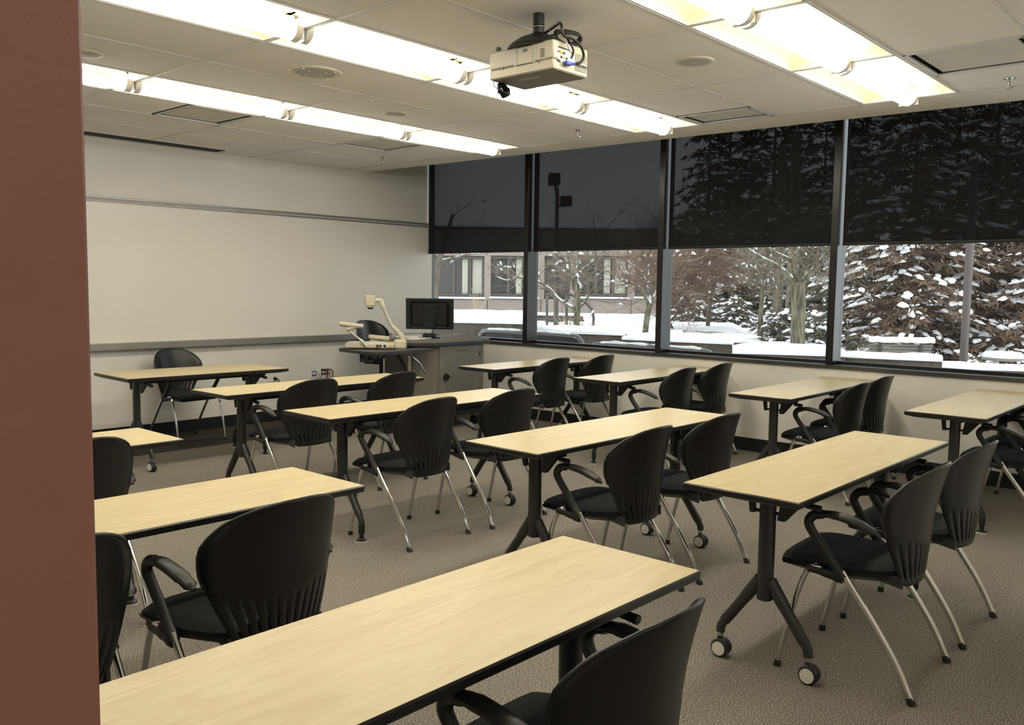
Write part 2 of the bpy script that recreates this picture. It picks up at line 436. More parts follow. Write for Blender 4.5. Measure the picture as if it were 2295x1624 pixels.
# doorway wall (the camera looks through its opening)
JX, OX = 0.0961, 2.36
struct(MB().box(XL, JX-.14, YD, YD+.14, 0, ZTOP).box(OX+.05, XW, YD, YD+.14, 0, ZTOP)
       .box(JX-.14, OX+.05, YD, YD+.14, 2.47, ZTOP).build('wall_back', 'wall', smooth=None))
tr = struct(MB().bbox(JX-.15, JX, YD-.02, YD+.16, 0, 2.47, .001).bbox(OX, OX+.055, YD-.02, YD+.16, 0, 2.47, .003)
            .bbox(JX-.15, OX+.055, YD-.02, YD+.16, 2.42, 2.47, .003).build('trim_1', 'plate_dark', smooth=None))
tr['label'] = 'brown painted steel door frame'
struct(MB().box(XL, XW, -3.32, -3.2, 0, ZTOP).build('wall_corridor', 'wall', smooth=None))
# baseboards
struct(MB().box(XL, XW, YB-.012, YB, 0, .125).build('baseboard_front', 'baseboard', smooth=None))
struct(MB().box(XW-.012, XW, YD+.14, YB-.012, 0, .125).build('baseboard_window', 'baseboard', smooth=None))
# ceiling: slab above, grid and tiles below
ce = struct(MB().box(XL-.12, XW+.3, -3.32, YB+.12, ZTOP, ZTOP+.1).build('ceiling', 'slab', smooth=None))
def edge_x(y): return 6.80 + max(0, (7.6-y))*0.034      # front edge of the plasterboard strip by the windows
ym = [-3.2, YD, 2.0, 4.0, 6.0, YB]
rows = []
fa = MB()
for i in range(len(ym)-1):
    a, b = ym[i], ym[i+1]
    fa.add([(XE+.03, a, ZC), (edge_x(a), a, ZC), (edge_x(b), b, ZC), (XE+.03, b, ZC)], [(0, 3, 2, 1)])
    fa.add([(edge_x(a), a, ZC), (edge_x(a), a, ZTOP), (edge_x(b), b, ZTOP), (edge_x(b), b, ZC)], [(0, 3, 2, 1)])
    fa.add([(XE+.03, a, ZC), (XE+.03, a, ZTOP), (XE+.03, b, ZTOP), (XE+.03, b, ZC)], [(0, 1, 2, 3)])
fa.build('drywall_strip', 'drywall', ce, smooth=None)
MB().box(XL, XE+.03, -3.2, YD, ZC, ZC+.02).build('corridor_ceiling', 'drywall', ce, smooth=None)
xl = [X0 + DX*k for k in range(-4, 4)]     # ... 2.82 4.04 5.26 6.48
yl = [Y0 + DY*k for k in range(-3, 12)]
LIGHT_ROWS = (1.79, 3.74, 5.69)
tb = MB()
for y in yl:
    if YD+.14 < y < YB: tb.box(XL, XE+.03, y-.008, y+.008, ZC-.003, ZC+.03)
for x in xl: tb.box(x-.008, x+.008, YD+.14, YB, ZC-.0035, ZC+.03)
tb.box(XL, XE+.03, YB-.02, YB, ZC-.005, ZC+.02)
tb.build('grid_bars', 'tbar', ce, smooth=None)
VENTS = {'a': (3.43, 4.04, 6.34, 6.99), 'b': (5.26, 5.87, 6.34, 6.99), 'c': (6.06, 6.48, 3.09, 3.74), 'd': (5.26, 5.92, 1.14, 1.79)}
tcache = {}
def tile(x0, x1, y0, y1):
    x0 = max(x0, XL); x1 = min(x1, XE); y0 = max(y0, YD+.14); y1 = min(y1, YB-.005)
    if x1-x0 < .05 or y1-y0 < .03: return
    k = (round(x1-x0, 3), round(y1-y0, 3))
    if k not in tcache:
        w, h = k; tcache[k] = MB().box(.009, w-.009, .009, h-.009, 0, .02).mesh('tile', MT['tile'])
    inst('tile', tcache[k], ce, (x0, y0, ZC))
for x in [xl[0]-DX] + xl[:-1]:
    for y in [yl[0]-DY] + yl:
        if any(abs(y-r_) < .05 for r_ in LIGHT_ROWS) and x > -.9: continue
        v = [q for q in VENTS.values() if abs(q[2]-max(y, YD+.14)) < .12 and x-.02 <= q[0] < x+DX-.02]
        if abs(y-(Y0-DY)) < .05: v = [q for q in VENTS.values() if abs(q[2]-y) < .05 and x-.02 <= q[0] < x+DX-.02]
        if v:
            q = v[0]
            tile(x, q[0], y, y+DY); tile(q[1], x+DX, y, y+DY)
        else:
            tile(x, x+DX, y, y+DY)

# ------------------------------------------------------------------ windows
MUL = [6.722, 4.905, 3.110, 1.31]        # mullion centres along the window wall
MW, MD = 0.066, 0.135
edges = [YB] + MUL + [-0.4]
XG = XW + MD                              # glass plane
BLZ = 1.945                               # bottom of the blinds
for i in range(5):
    y1 = edges[i] - (0 if i == 0 else MW/2); y0 = edges[i+1] + MW/2
    w = empty('window_%d' % (i+1), (XW, (y0+y1)/2, SZ)); struct(w)
    inv = Matrix.Translation((-XW, -(y0+y1)/2, -SZ))
    def L(mb):
        mb.v = [tuple(inv @ Vector(v)) for v in mb.v]; return mb
    L(MB().bbox(XW-.022, XW+.20, y0-MW/2, y1+(MW/2 if i else 0), SZ, SZ+.034, .003)).build('sill', 'sill', w)
    L(MB().box(XG-.02, XG+.03, y0, y1, SZ+.034, SZ+.062).box(XG-.02, XG+.03, y0, y1, 3.22, 3.30)).build('frame_rail', 'black_metal', w)
    L(MB().box(XG+.002, XG+.008, y0, y1, SZ+.06, 3.23)).build('pane', 'glass', w, smooth=None)
    if i < 4:
        m_ = edges[i+1]
        L(MB().bbox(XW-.006, XG+.05, m_-MW/2, m_+MW/2, SZ+.03, 3.30, .003)).build('mullion', 'black_metal', w)
struct(MB().box(XW, XW+.3, -3.2, YB, 3.26, ZTOP).build('wall_header', 'drywall', smooth=None))
struct(MB().box(XW, XW+.3, -3.2, -.4, SZ, ZTOP).build('wall_window_end', 'wallwin', smooth=None))
# roller blinds
BX = XW + 0.075
bl_lab = ['black roller blind half lowered over the window beside the whiteboard', 'black roller blind showing the dark silhouette of a lamp post',
          'black roller blind over the window with the big forked tree', 'black roller blind over the window with the snowy conifers', None]
for i in range(4):
    y1 = edges[i] - (0.012 if i == 0 else MW/2+.014); y0 = edges[i+1] + MW/2 + .014
    b = empty('roller_blind', (BX, (y0+y1)/2, BLZ)); tag(b, bl_lab[i], 'blind', 'roller blinds on the window wall')
    h = (y1-y0)/2
    MB().box(-.001, .001, -h, h, .02, 3.22-BLZ).build('fabric', 'blind', b, smooth=None)
    MB().tube([(0, -h, .012), (0, h, .012)], .014, 8, flat=(1, .6)).build('hem_bar', 'baseboard', b)
    MB().tube([(0, -h, 3.235-BLZ), (0, h, 3.235-BLZ)], .022, 12).build('roller', 'baseboard', b)

# ------------------------------------------------------------------ whiteboard
wb = empty('whiteboard', (3.5, YB, .9)); tag(wb, 'long glossy whiteboard with aluminium rail and marker tray filling the front wall', 'whiteboard')
def WBb(mb): mb.v = [(x-3.5, y-YB, z-.9) for x, y, z in mb.v]; return mb
WBb(MB().box(XL+.3, XW+.135, YB-.012, YB-.001, .924, 2.28)).build('surface', 'board', wb, smooth=None)
WBb(MB().bbox(XL+.3, XW+.135, YB-.026, YB-.001, 2.28, 2.293, .002).bbox(XL+.3, XW+.135, YB-.026, YB-.001, 2.313, 2.332, .002)).build('map_rail', 'alu', wb)
WBb(MB().box(XL+.3, XW+.135, YB-.019, YB-.001, 2.293, 2.313)).build('tack_strip', 'cork', wb, smooth=None)
WBb(MB().prism([(YB-.001, .949), (YB-.07, .938), (YB-.085, .944), (YB-.085, .886), (YB-.06, .879), (YB-.001, .909)], XL+.3, XW-.6, 'x')).build('marker_tray', 'alu', wb)

# ------------------------------------------------------------------ ceiling lights
def make_light():
    L_, W_ = DX-.03, .615
    r = empty('ceiling_light')
    n = 9
    for s_ in (-1, 1):
        prof = []
        for k in range(n+1):
            a = k/n*math.pi/2
            prof.append((s_*(.045 + (.307-.045)*math.cos(a)*1.0), .105*math.sin(a)))
        rows = [[Vector((x, y, z)) for y, z in prof] for x in (-L_/2, L_/2)]
        o = MB().grid(rows).build('reflector', 'reflector', r, smooth=60)
        # curved end pieces
        for e in (-1, 1):
            rows = []
            for k in range(7):
                a = k/6*math.pi/2
                xx = e*(L_/2 - .10*(1-math.cos(a))*1.0)
                sc = math.sin(a)
                rows.append([Vector((xx, y, z*sc)) for y, z in prof])
            MB().grid(rows).build('end_reflector', 'reflector', o, smooth=60)
    MB().box(-L_/2, L_/2, -.05, .05, .10, .112).build('spine', 'reflector', r, smooth=None)
    MB().tube([(-L_/2+.02, 0, .055), (L_/2-.02, 0, .055)], .013, 10).build('lamp', 'lamp', r)
    # rounded basket lens under the lamp
    rows = []
    for x in (-L_/2+.02, L_/2-.02):
        rows.append([Vector((x, .062*math.cos(a), .012+.068*math.sin(a))) for a in [math.pi*(1.0+k/14) for k in range(15)]])
    bk = MB().grid(rows).build('lens', 'lens', r, smooth=60)
    for e in (-1, 1):
        rows = []
        for x in (e*(L_/2-.038), e*(L_/2-.018), e*(L_/2-.016), e*(L_/2+.004)):
            rr = .066 if abs(x) > .001 else .06
            rows.append([Vector((x, rr*math.cos(a), .012+.0715*math.sin(a))) for a in [math.pi*(1.0+k/14) for k in range(15)]])
        MB().grid(rows).build('end_band', 'band', bk, smooth=60)
        MB().box(e*(L_/2+.004)-.002, e*(L_/2+.004)+.002, -.064, .064, -.05, .06).build('end_cap', 'band', r, smooth=None)
    f = MB()
    for s_ in (-1, 1):
        f.box(-L_/2-.004, L_/2+.004, s_*.307-.004, s_*.307+.004, -.001, .03)
        f.box(s_*(L_/2)-.004, s_*(L_/2)+.004, -.311, .311, -.001, .03)
    f.build('trim', 'tbar', r, smooth=None)
    return r
LT = make_light()
row_txt = {1.79: 'ceiling light row over the tables by the doorway', 3.74: 'ceiling light row crossing behind the projector', 5.69: 'ceiling light row closest to the whiteboard'}
pos_txt = ['fifth', 'fourth', 'third', 'second', 'first']
first = True
for ry in LIGHT_ROWS:
    for k, x in enumerate([X0-2*DX, X0-DX, X0, X0+DX, X0+2*DX]):
        o = LT if first else copy_tree(LT); first = False
        o.location = (x+DX/2, ry+DY/2, ZC)
        tag(o, '%s fixture from the windows in the %s' % (pos_txt[k], row_txt[ry]), 'ceiling light', 'recessed fluorescent fixtures')
for x_, w_ in ((-.3, 'before the left jamb of the door frame'), (1.1, 'straight before the doorway'), (2.6, 'past the right jamb of the door frame')):
    o = copy_tree(LT); o.location = (x_, -1.6, ZC); tag(o, 'corridor fluorescent fixture ' + w_, 'ceiling light', 'recessed fluorescent fixtures')

# ------------------------------------------------------------------ ceiling fittings
vl = {'a': 'square return vent with drop panel beside the slot diffuser over the whiteboard', 'b': 'square return vent with drop panel near the lectern',
      'c': 'half size vent between two light rows at the plasterboard strip', 'd': 'large vent with a dark open gap near the doorway side'}
for k, (x0, x1, y0, y1) in VENTS.items():
    v = empty('ceiling_vent', ((x0+x1)/2, (y0+y1)/2, ZC)); tag(v, vl[k], 'vent')
    w, h = (x1-x0)/2-.012, (y1-y0)/2-.012
    MB().box(-w, w, -h, h, .12, .125).box(-w, -w+.004, -h, h, 0, .12).box(w-.004, w, -h, h, 0, .12).box(-w, w, -h, -h+.004, 0, .12).box(-w, w, h-.004, h, 0, .12).build('duct_box', 'duct', v, smooth=None)
    f = MB()
    for s_ in (-1, 1):
        f.bbox(-w, w, s_*(h-.012)-.012, s_*(h-.012)+.012, -.005, .008, .002); f.bbox(s_*(w-.012)-.012, s_*(w-.012)+.012, -h, h, -.005, .008, .002)
    f.build('frame', 'tbar', v)
    MB().bbox(-w+.055, w-.055, -h+.055, h-.055, .004, .016, .003).build('drop_panel', 'vent', v)
sd = empty('slot_diffuser', (3.4, YB-.165, ZC)); tag(sd, 'long dark slot diffuser in the ceiling along the whiteboard wall', 'vent')
MB().box(-3.0, 1.42, -.115, .115, -.006, .004).build('body', 'slot', sd, smooth=None)
for yy in (-.066, 0, .066): MB().box(-3.0, 1.42, yy-.025, yy+.025, -.0075, 0).build('slot', 'duct', sd, smooth=None)
MB().box(-3.0, 1.42, .115, .122, -.01, .004).build('flange', 'tbar', sd, smooth=None)
MB().box(-3.0, 1.42, -.122, -.115, -.01, .004).build('flange', 'tbar', sd, smooth=None)
def speaker(x, y, r_, label, screws=False):
    s_ = empty('ceiling_speaker', (x, y, ZC)); tag(s_, label, 'speaker')
    MB().lathe([(r_, .0), (r_, -.004), (r_*.96, -.009), (r_*.76, -.011), (r_*.74, -.008)], 36).build('rim', 'spk', s_, 30)
    MB().lathe([(r_*.75, -.006), (r_*.75, -.0095), (r_*.4, -.012), (.002, -.013)], 30).build('grille', 'spk_mesh', s_, 30)
    if screws:
        for rr in (.86, .45):
            for k in range(4):
                a = k*math.pi/2+.4
                MB().lathe([(.006, -.008), (.006, -.0135), (.003, -.0145)], 8, Matrix.Translation((r_*rr*math.cos(a), r_*rr*math.sin(a), 0))).build('screw', 'white', s_)
    else:
        MB().lathe([(.005, -.011), (.005, -.0155), (.002, -.0165)], 8).build('screw', 'white', s_)
speaker(3.42, 4.75, .165, 'large round ceiling speaker with visible screws', True)
speaker(4.62, 5.38, .095, 'small round ceiling speaker between the two rear light rows')
speaker(4.66, 2.75, .115, 'round ceiling speaker beside the projector')
speaker(2.28, 5.44, .10, 'round ceiling speaker next to the brown door frame edge')
spr = None
for (x, y), lab in (((6.07, 4.68), 'brass fire sprinkler head between the two middle light ends'), ((6.04, 7.24), 'fire sprinkler head near the whiteboard corner'), ((6.24, 1.44), 'fire sprinkler head beside the vent with the dark gap')):
    if spr is None:
        spr = empty('sprinkler')
        MB().lathe([(.035, 0), (.035, -.004), (.014, -.010), (.010, -.022)], 18).build('escutcheon', 'steel', spr, 30)
        MB().tube([(.012, 0, -.02), (.016, 0, -.035), (.004, 0, -.056)], .0028, 6).tube([(-.012, 0, -.02), (-.016, 0, -.035), (-.004, 0, -.056)], .0028, 6).build('yoke', 'steel', spr)
        MB().tube([(0, 0, -.02), (0, 0, -.056)], .003, 8).build('bulb', 'red', spr)
        MB().lathe([(.022, -.056), (.022, -.059), (.004, -.062)], 14).build('deflector', 'steel', spr, 30)
        o = spr
    else: o = copy_tree(spr)
    o.location = (x, y, ZC); tag(o, lab, 'sprinkler')

# ------------------------------------------------------------------ tables
TL, TW, TZ = 1.824, 0.486, 0.774
def make_table(casters):                 # casters: which end (-1 left, 1 right) rolls
    t = empty('training_table')
    hl, hw = TL/2, TW/2
    MB().box(-hl+.004, hl-.004, -hw+.004, hw-.004, TZ-.004, TZ).build('laminate_top', 'maple', t, smooth=None)
    MB().bbox(-hl, hl, -hw, hw, TZ-.026, TZ-.001, .004).build('edge_band', 'edge', t)
    b = MB(); zs = [(hl-.004, hw-.004, TZ-.0255), (hl-.05, hw-.05, TZ-.04)]
    vs = []
    for a, c, z in zs: vs += [(-a, -c, z), (a, -c, z), (a, c, z), (-a, c, z)]
    b.add(vs, [(0, 1, 5, 4), (1, 2, 6, 5), (2, 3, 7, 6), (3, 0, 4, 7), (4, 5, 6, 7)])
    b.build('underside', 'core', t, smooth=None)
    MB().bbox(-.60, .60, -.03, .03, TZ-.085, TZ-.041, .006).build('beam', 'mech', t)
    for e in (-1, 1):
        px = e*.650
        post = MB().lathe([(.026, .285), (.033, .29), (.033, TZ-.06)], 20, Matrix.Translation((px, 0, 0))).build('post', 'post', t, 40)
        MB().bbox(px-.045, px+.045, -.17, .17, TZ-.062, TZ-.040, .006).build('top_bracket', 'mech', post)
        # flip mechanism: bolt bar and slanted latch plate with lever
        MB().tube([(px, -.075, TZ-.125), (px, .075, TZ-.125)], .007, 8).build('pivot_bar', 'mech', post)
        MB().prism([(-.15, TZ-.062), (-.06, TZ-.062), (-.045, TZ-.15), (-.075, TZ-.15)], px-.012, px+.012, 'x').build('latch_plate', 'mech', post, smooth=None)
        MB().prism([(.06, TZ-.062), (.085, TZ-.062), (.075, TZ-.135), (.055, TZ-.135)], px-.010, px+.010, 'x').build('latch_plate', 'mech', post, smooth=None)
        MB().tube([(px, -.155, TZ-.07), (px, -.215, TZ-.075)], [.011, .014], 8).build('lever', 'mech', post)
        for s_ in (-1, 1):
            pth = smoothpath([(px, s_*.02, .37), (px, s_*.075, .29), (px, s_*.15, .185), (px, s_*.185, .135), (px, s_*.192, .10)], 4)
            lg = MB().tube(pth, [.026]*5+[.023]*6+[.019]*6, 12).build('foot_leg', 'post', t, 50)
            if e == casters:
                fy = s_*.192
                MB().lathe([(.013, .082), (.013, .10)], 12, Matrix.Translation((px, fy, 0))).build('stem', 'steel', lg)
                hood = Matrix.Translation((px-.012, fy-.012, .038)) @ Matrix.Rotation(math.pi/2, 4, 'Y')
                wh = MB()
                wh.lathe([(.030, -.026), (.038, -.022), (.038, -.004), (.034, -.001)], 22, hood).lathe([(.034, .001), (.038, .004), (.038, .022), (.030, .026)], 22, hood)
                wo = wh.build('caster_wheel', 'tyre', lg, 40)
                MB().lathe([(.029, -.029), (.029, -.0255)], 22, hood).build('hub_cap', 'hub', lg, 40)
                MB().lathe([(.029, .0255), (.029, .029)], 22, hood).build('hub_cap', 'hub', lg, 40)
                MB().tube([(px, fy, .085), (px-.004, fy, .072), (px-.008, fy-.004, .06)], .012, 8).build('caster_fork', 'tyre', lg)
            else:
                MB().lathe([(.034, .006), (.032, .012), (.014, .020), (.014, .045), (.020, .055), (.020, .10)], 18, Matrix.Translation((px, s_*.192, 0))).build('glide', 'tyre', lg, 35)
                MB().lathe([(.036, .0), (.036, .006)], 18, Matrix.Translation((px, s_*.192, 0))).build('glide_pad', 'hub', lg, 35)
    return t
TA = make_table(-1); TB = make_table(1)
usedT = {}
TABLES = {   # x, y, deg, caster end, label
 'A': (1.200, 1.421, -.2, 1, 'maple table closest to the brown door frame with one chair behind it'),
 'B': (3.952, 1.546, .1, -1, 'maple table with both white hubbed casters of its end leg in the open'),
 'C': (3.984, 2.794, -1.0, 1, 'maple table second from the doorway in the middle column of tables'),
 'D': (1.202, 2.877, -.3, -1, 'maple table cut off by the door frame with two chairs behind it'),
 'E': (3.934, 4.292, -1.5, 1, 'maple table third from the doorway in the middle column of tables'),
 'F': (4.055, 5.649, .2, -1, 'maple table in the middle column closest to the lectern'),
 'H': (1.208, 4.281, -.1, -1, 'maple table whose corner shows beside the door frame in front of the front table'),
 'I': (6.833, 5.733, .3, 1, 'maple table along the windows beside the lectern'),
 'J': (6.835, 4.351, 1.0, 1, 'maple table along the windows second from the lectern'),
 'K': (6.837, 2.894, 1.2, -1, 'maple table along the windows under the big forked tree'),
 'L': (6.835, 1.628, .4, 1, 'maple table along the windows closest to the doorway'),
}
for k, (x, y, a, c, lab) in TABLES.items():
    src = TA if c == -1 else TB
    o = copy_tree(src) if usedT.get(c) else src; usedT[c] = True
    o.location = (x, y, 0); o.rotation_euler.z = math.radians(a); tag(o, lab, 'table', 'maple training tables')
# front table (shorter and deeper)
o = copy_tree(TA); o.location = (3.86, 7.14, 0); o.rotation_euler.z = math.radians(-1.5)
o.scale = (1.455/TL, .67/TW, 1.0)
tag(o, 'maple table standing alone before the whiteboard with a chair behind it', 'table', 'maple training tables')

# ------------------------------------------------------------------ chairs
def make_chair():
    c = empty('armchair')
    # seat pad
    sp = MB()
    outl = []
    def sx(y):      # half width of the seat at depth y
        return .235 - .085*max(0, (-.0-y)/.18)**1.4
    ys = [-.185, -.16, -.12, -.06, 0, .06, .12, .18, .225, .25, .262]
    rows = []
    for y in ys:
        w = sx(y) * (1.0 if y < .22 else (1-.06*((y-.22)/.042)**2))
        row = []
        for k in range(13):
            u = -1+2*k/12
            z = .472 + .012*(1-u**4) - .010*max(0, (y-.14)/.12)**2*1.2 + .012*max(0, (-.10-y)/.12) - (.010 if abs(u) > .99 else 0) - .008*math.exp(-((y+.05)/.12)**2)*(1-u*u)
            row.append(Vector((u*w, y, z)))
        rows.append(row)
    low = [[Vector((v.x*.985, v.y*.985, .446)) for v in r_] for r_ in rows]
    n = 13
    sp.grid(rows)
    o0 = len(sp.v); sp.grid(low)
    # flip bottom faces and add sides
    nb = len(rows)
    sp.f = sp.f[:(nb-1)*(n-1)] + [tuple(reversed(f)) for f in sp.f[(nb-1)*(n-1):]]
    loop = [i for i in range(n)] + [r_*n+n-1 for r_ in range(1, nb)] + [(nb-1)*n+k for k in range(n-2, -1, -1)] + [r_*n for r_ in range(nb-2, 0, -1)]
    for i in range(len(loop)):
        a, b = loop[i], loop[(i+1) % len(loop)]
        sp.f.append((a, a+o0, b+o0, b))
    seat = fixnormals(sp.build('seat', 'fabric', c, 60))
    # pan under the pad
    pm = MB(); pr = []
    for z, s_ in ((.446, 1.0), (.432, .98), (.405, .74)):
        pr.append([Vector((x*s_, y*s_, z)) for x, y in [(-.235, .258), (.235, .258), (.237, .0), (.150, -.185), (.09, -.20), (-.09, -.20), (-.150, -.185), (-.237, .0)]])
    pm.add([v for r_ in pr for v in r_], [(i*8+k, (i+1)*8+k, (i+1)*8+(k+1) % 8, i*8+(k+1) % 8) for i in range(2) for k in range(8)] + [tuple(range(8)), tuple(range(23, 15, -1))])
    fixnormals(pm.build('seat_pan', 'shell', c, 35))
    # grey wedge plates where the back joins the seat
    for s_ in (-1, 1):
        w = MB().prism([(-.02, .440), (-.195, .452), (-.195, .402), (-.12, .416)], s_*.158-.006, s_*.158+.006, 'x')
        fixnormals(w.build('side_plate', 'pan', c, smooth=None))
    # back shell with a fan of open slits
    zs = [.405, .418, .432, .446, .46, .475, .49, .505, .52, .535, .55, .565, .58, .595, .612, .635, .66, .69, .72, .75, .78, .805, .825, .842, .856, .866, .873, .877]
    def hw(z):
        P = [(.405, .122), (.418, .148), (.446, .164), (.49, .184), (.55, .209), (.61, .231), (.66, .246), (.71, .252), (.75, .248), (.79, .232), (.825, .203), (.85, .165), (.866, .122), (.873, .085), (.877, .045)]
        for (a, b), (c_, d) in zip(P, P[1:]):
            if a <= z <= c_: return b+(d-b)*(z-a)/(c_-a)
        return P[-1][1]
    def yc(z): return -.218 - .020*((z-.405)/.2 if z < .605 else 1) - .055*max(0, (z-.605)/.27)**1.5
    NS = 11
    slots = [-.84+1.68*k/(NS-1) for k in range(NS)]
    cols = [-1.0]
    kinds = []
    for k in range(NS):
        cols += [(slots[k], -1), (slots[k], 1)]
        if k < NS-1: cols.append(((slots[k]+slots[k+1])/2, 0))
    cols = [(-1.0, 0)] + cols[1:] + [(1.0, 0)]
    def front(u, z):
        x = u*hw(z)
        return Vector((x, yc(z) + 1.45*x*x + 6*x**4, z))
    rows = []
    for z in zs:
        ztop = .60
        row = []
        for (u, sgn) in cols:
            top = .60 - .04*(1-abs(u)) + .0
            d = 0.0
            if sgn: d = sgn*max(.003, .024*max(0, min(1, (top-z)/.10)))
            row.append(front(max(-1, min(1, u+d)), z))
        rows.append(row)
    nc = len(cols)
    bm_ = MB(); bm_.v = [tuple(v) for r_ in rows for v in r_]
    for i in range(len(rows)-1):
        for k in range(nc-1):
            isslot = cols[k][1] == -1 and cols[k+1][1] == 1
            u = cols[k][0]
            if isslot and zs[i] >= .43 and zs[i+1] <= .60-.04*(1-abs(u)): continue
            bm_.f.append((i*nc+k, i*nc+k+1, (i+1)*nc+k+1, (i+1)*nc+k))
    back = bm_.build('backrest', 'shell', c, 50)
    so = back.modifiers.new('thick', 'SOLIDIFY'); so.thickness = .009; so.offset = 0
    # rolled rim around the top of the back
    rim = []
    for z in zs[14:]: rim.append(front(-1, z))
    for z in reversed(zs[14:]): rim.append(front(1, z))
    MB().tube(rim, .0062, 6).build('back_rim', 'shell', back, 60)
    # chrome legs, arms
    for s_ in (-1, 1):
        X = s_*.255
        rl = smoothpath([(X, .006, .452), (X, -.03, .40), (X, -.085, .325), (X, -.148, .235), (X, -.215, .13), (X, -.268, .018)], 3)
        lg = MB().tube(rl, .0125, 10, flat=(1.15, .9)).build('rear_leg', 'chrome', c, 50)
        MB().tube([(X, -.263, .026), (X, -.276, .0)], [.014, .017], 10).build('foot_cap', 'tyre', lg)
        fp = smoothpath([(X*.985, .085, .452), (X*.985, .128, .445), (X*.985, .160, .39), (X*.985, .195, .27), (X*.985, .228, .13), (X*.985, .250, .018)], 3)
        lg = MB().tube(fp, .0115, 10).build('front_leg', 'chrome', c, 50)
        MB().tube([(X*.985, .249, .026), (X*.985, .253, .0)], [.013, .016], 10).build('foot_cap', 'tyre', lg)
        jb = MB().tube(smoothpath([(X, .140, .440), (X, .09, .436), (X, .04, .430), (X, .0, .428)], 3), [.016]*4+[.019]*3+[.024]*3, 10, flat=(1, .8)).build('frame_joint', 'arm', c, 50)
        st = smoothpath([(X, .000, .425), (X, .030, .462), (X, .078, .525), (X+s_*.004, .128, .592), (X+s_*.008, .142, .628), (X+s_*.010, .122, .658), (X+s_*.010, .085, .668)], 4)
        MB().tube(st, [.023]*4+[.0195]*9+[.020]*5+[.020]*7, 10, flat=(.95, .9)).build('arm_stem', 'arm', c, 60)
        pd = smoothpath([(X+s_*.010, .105, .660), (X+s_*.012, .075, .671), (X+s_*.014, .03, .672), (X+s_*.013, -.03, .662), (X+s_*.008, -.085, .642), (X+s_*.002, -.125, .620)], 4)
        MB().tube(pd, [.020]*3+[.025]*4+[.028]*9+[.024]*3+[.011]*2, 10, flat=(.58, 1.0)).build('arm_pad', 'arm', c, 60)
    MB().tube([(-.25, .11, .436), (.25, .11, .436)], .010, 8).build('cross_tube', 'chrome', c)
    return c
CH = make_chair()
CHAIRS = [  # x, y, deg, label
 (3.622, 1.264, 2, 'black armchair in full view at the table with the white hubbed casters'),
 (4.335, 1.262, 0, 'black armchair second along the table with the white hubbed casters, overlapping its neighbour'),
 (3.612, 2.535, 0, 'black armchair at the second middle table from the doorway, farther from the windows'),
 (4.285, 2.515, -1, 'black armchair at the second middle table from the doorway, closer to the windows'),
 (3.584, 4.038, 2.5, 'black armchair with four chrome legs in view at the third middle table'),
 (4.292, 4.008, -1, 'black armchair at the lectern end of the third middle table'),
 (3.670, 5.351, 1, 'black armchair at the far end of the middle table closest to the lectern'),
 (4.434, 5.352, 5, 'black armchair before the lectern, half hidden behind the third middle table'),
 (6.462, 5.414, 1, 'black armchair at the left end of the window table beside the lectern'),
 (7.110, 5.351, 0, 'black armchair by the windows at the table beside the lectern'),
 (6.528, 4.084, 2, 'black armchair with its arm clear at the window table second from the lectern'),
 (7.233, 4.113, 1.5, 'black armchair next to the wall at the window table second from the lectern'),
 (6.521, 2.610, 2, 'black armchair with its arm clear at the window table under the forked tree'),
 (7.187, 2.664, 0, 'black armchair next to the wall at the window table under the forked tree'),
 (6.56, 1.365, 0, 'black armchair with front legs showing at the window table closest to the doorway'),
 (7.23, 1.395, 0, 'black armchair next to the wall at the window table closest to the doorway'),
 (1.546, 4.048, 0, 'black armchair beside the door frame at the table before the front table'),
 (1.545, 2.557, 2.5, 'large looking black armchair with slatted back at the table cut off by the door frame'),
 (0.876, 2.618, 0, 'black armchair mostly hidden by the door frame at the table with two chairs'),
 (1.553, 1.193, 1, 'black armchair behind the table closest to the door frame'),
 (4.25, 8.02, 184, 'black armchair facing the room from behind the front table'),
]
for i, (x, y, a, lab) in enumerate(CHAIRS):
    o = CH if i == 0 else copy_tree(CH)
    o.location = (x, y, 0); o.rotation_euler.z = math.radians(a); tag(o, lab, 'chair', 'black armchairs')

TC = empty('swivel_chair', (6.56, 7.86, 0), math.radians(185)); tag(TC, 'raised black swivel chair standing between the lectern and the whiteboard', 'chair')
for ch in CH.children:
    if ch.name.split('.')[0] in ('seat', 'seat_pan', 'backrest', 'side_plate', 'arm_pad', 'arm_stem', 'frame_joint'):
        c_ = copy_tree(ch, TC); c_.location = (0, 0, .24)
MB().tube([(0, 0, .10), (0, 0, .40)], .022, 12).tube([(0, 0, .38), (0, 0, .66)], .034, 12).build('gas_lift', 'black', TC)
MB().bbox(-.20, .20, -.10, .12, .640, .665, .01).build('seat_plate', 'black', TC)
for k in range(5):
    a = k*2*math.pi/5
    lg_ = MB().tube([(0, 0, .105), (.15*math.cos(a), .15*math.sin(a), .095), (.26*math.cos(a), .26*math.sin(a), .07)], [.03, .024, .018], 8).build('base_arm', 'arm', TC)
    MB().lathe([(.022, -.018), (.027, -.012), (.027, .012), (.022, .018)], 14, Matrix.Translation((.265*math.cos(a), .265*math.sin(a), .027)) @ Matrix.Rotation(a, 4, 'Z') @ Matrix.Rotation(math.pi/2, 4, 'Y')).build('caster', 'tyre', lg_)
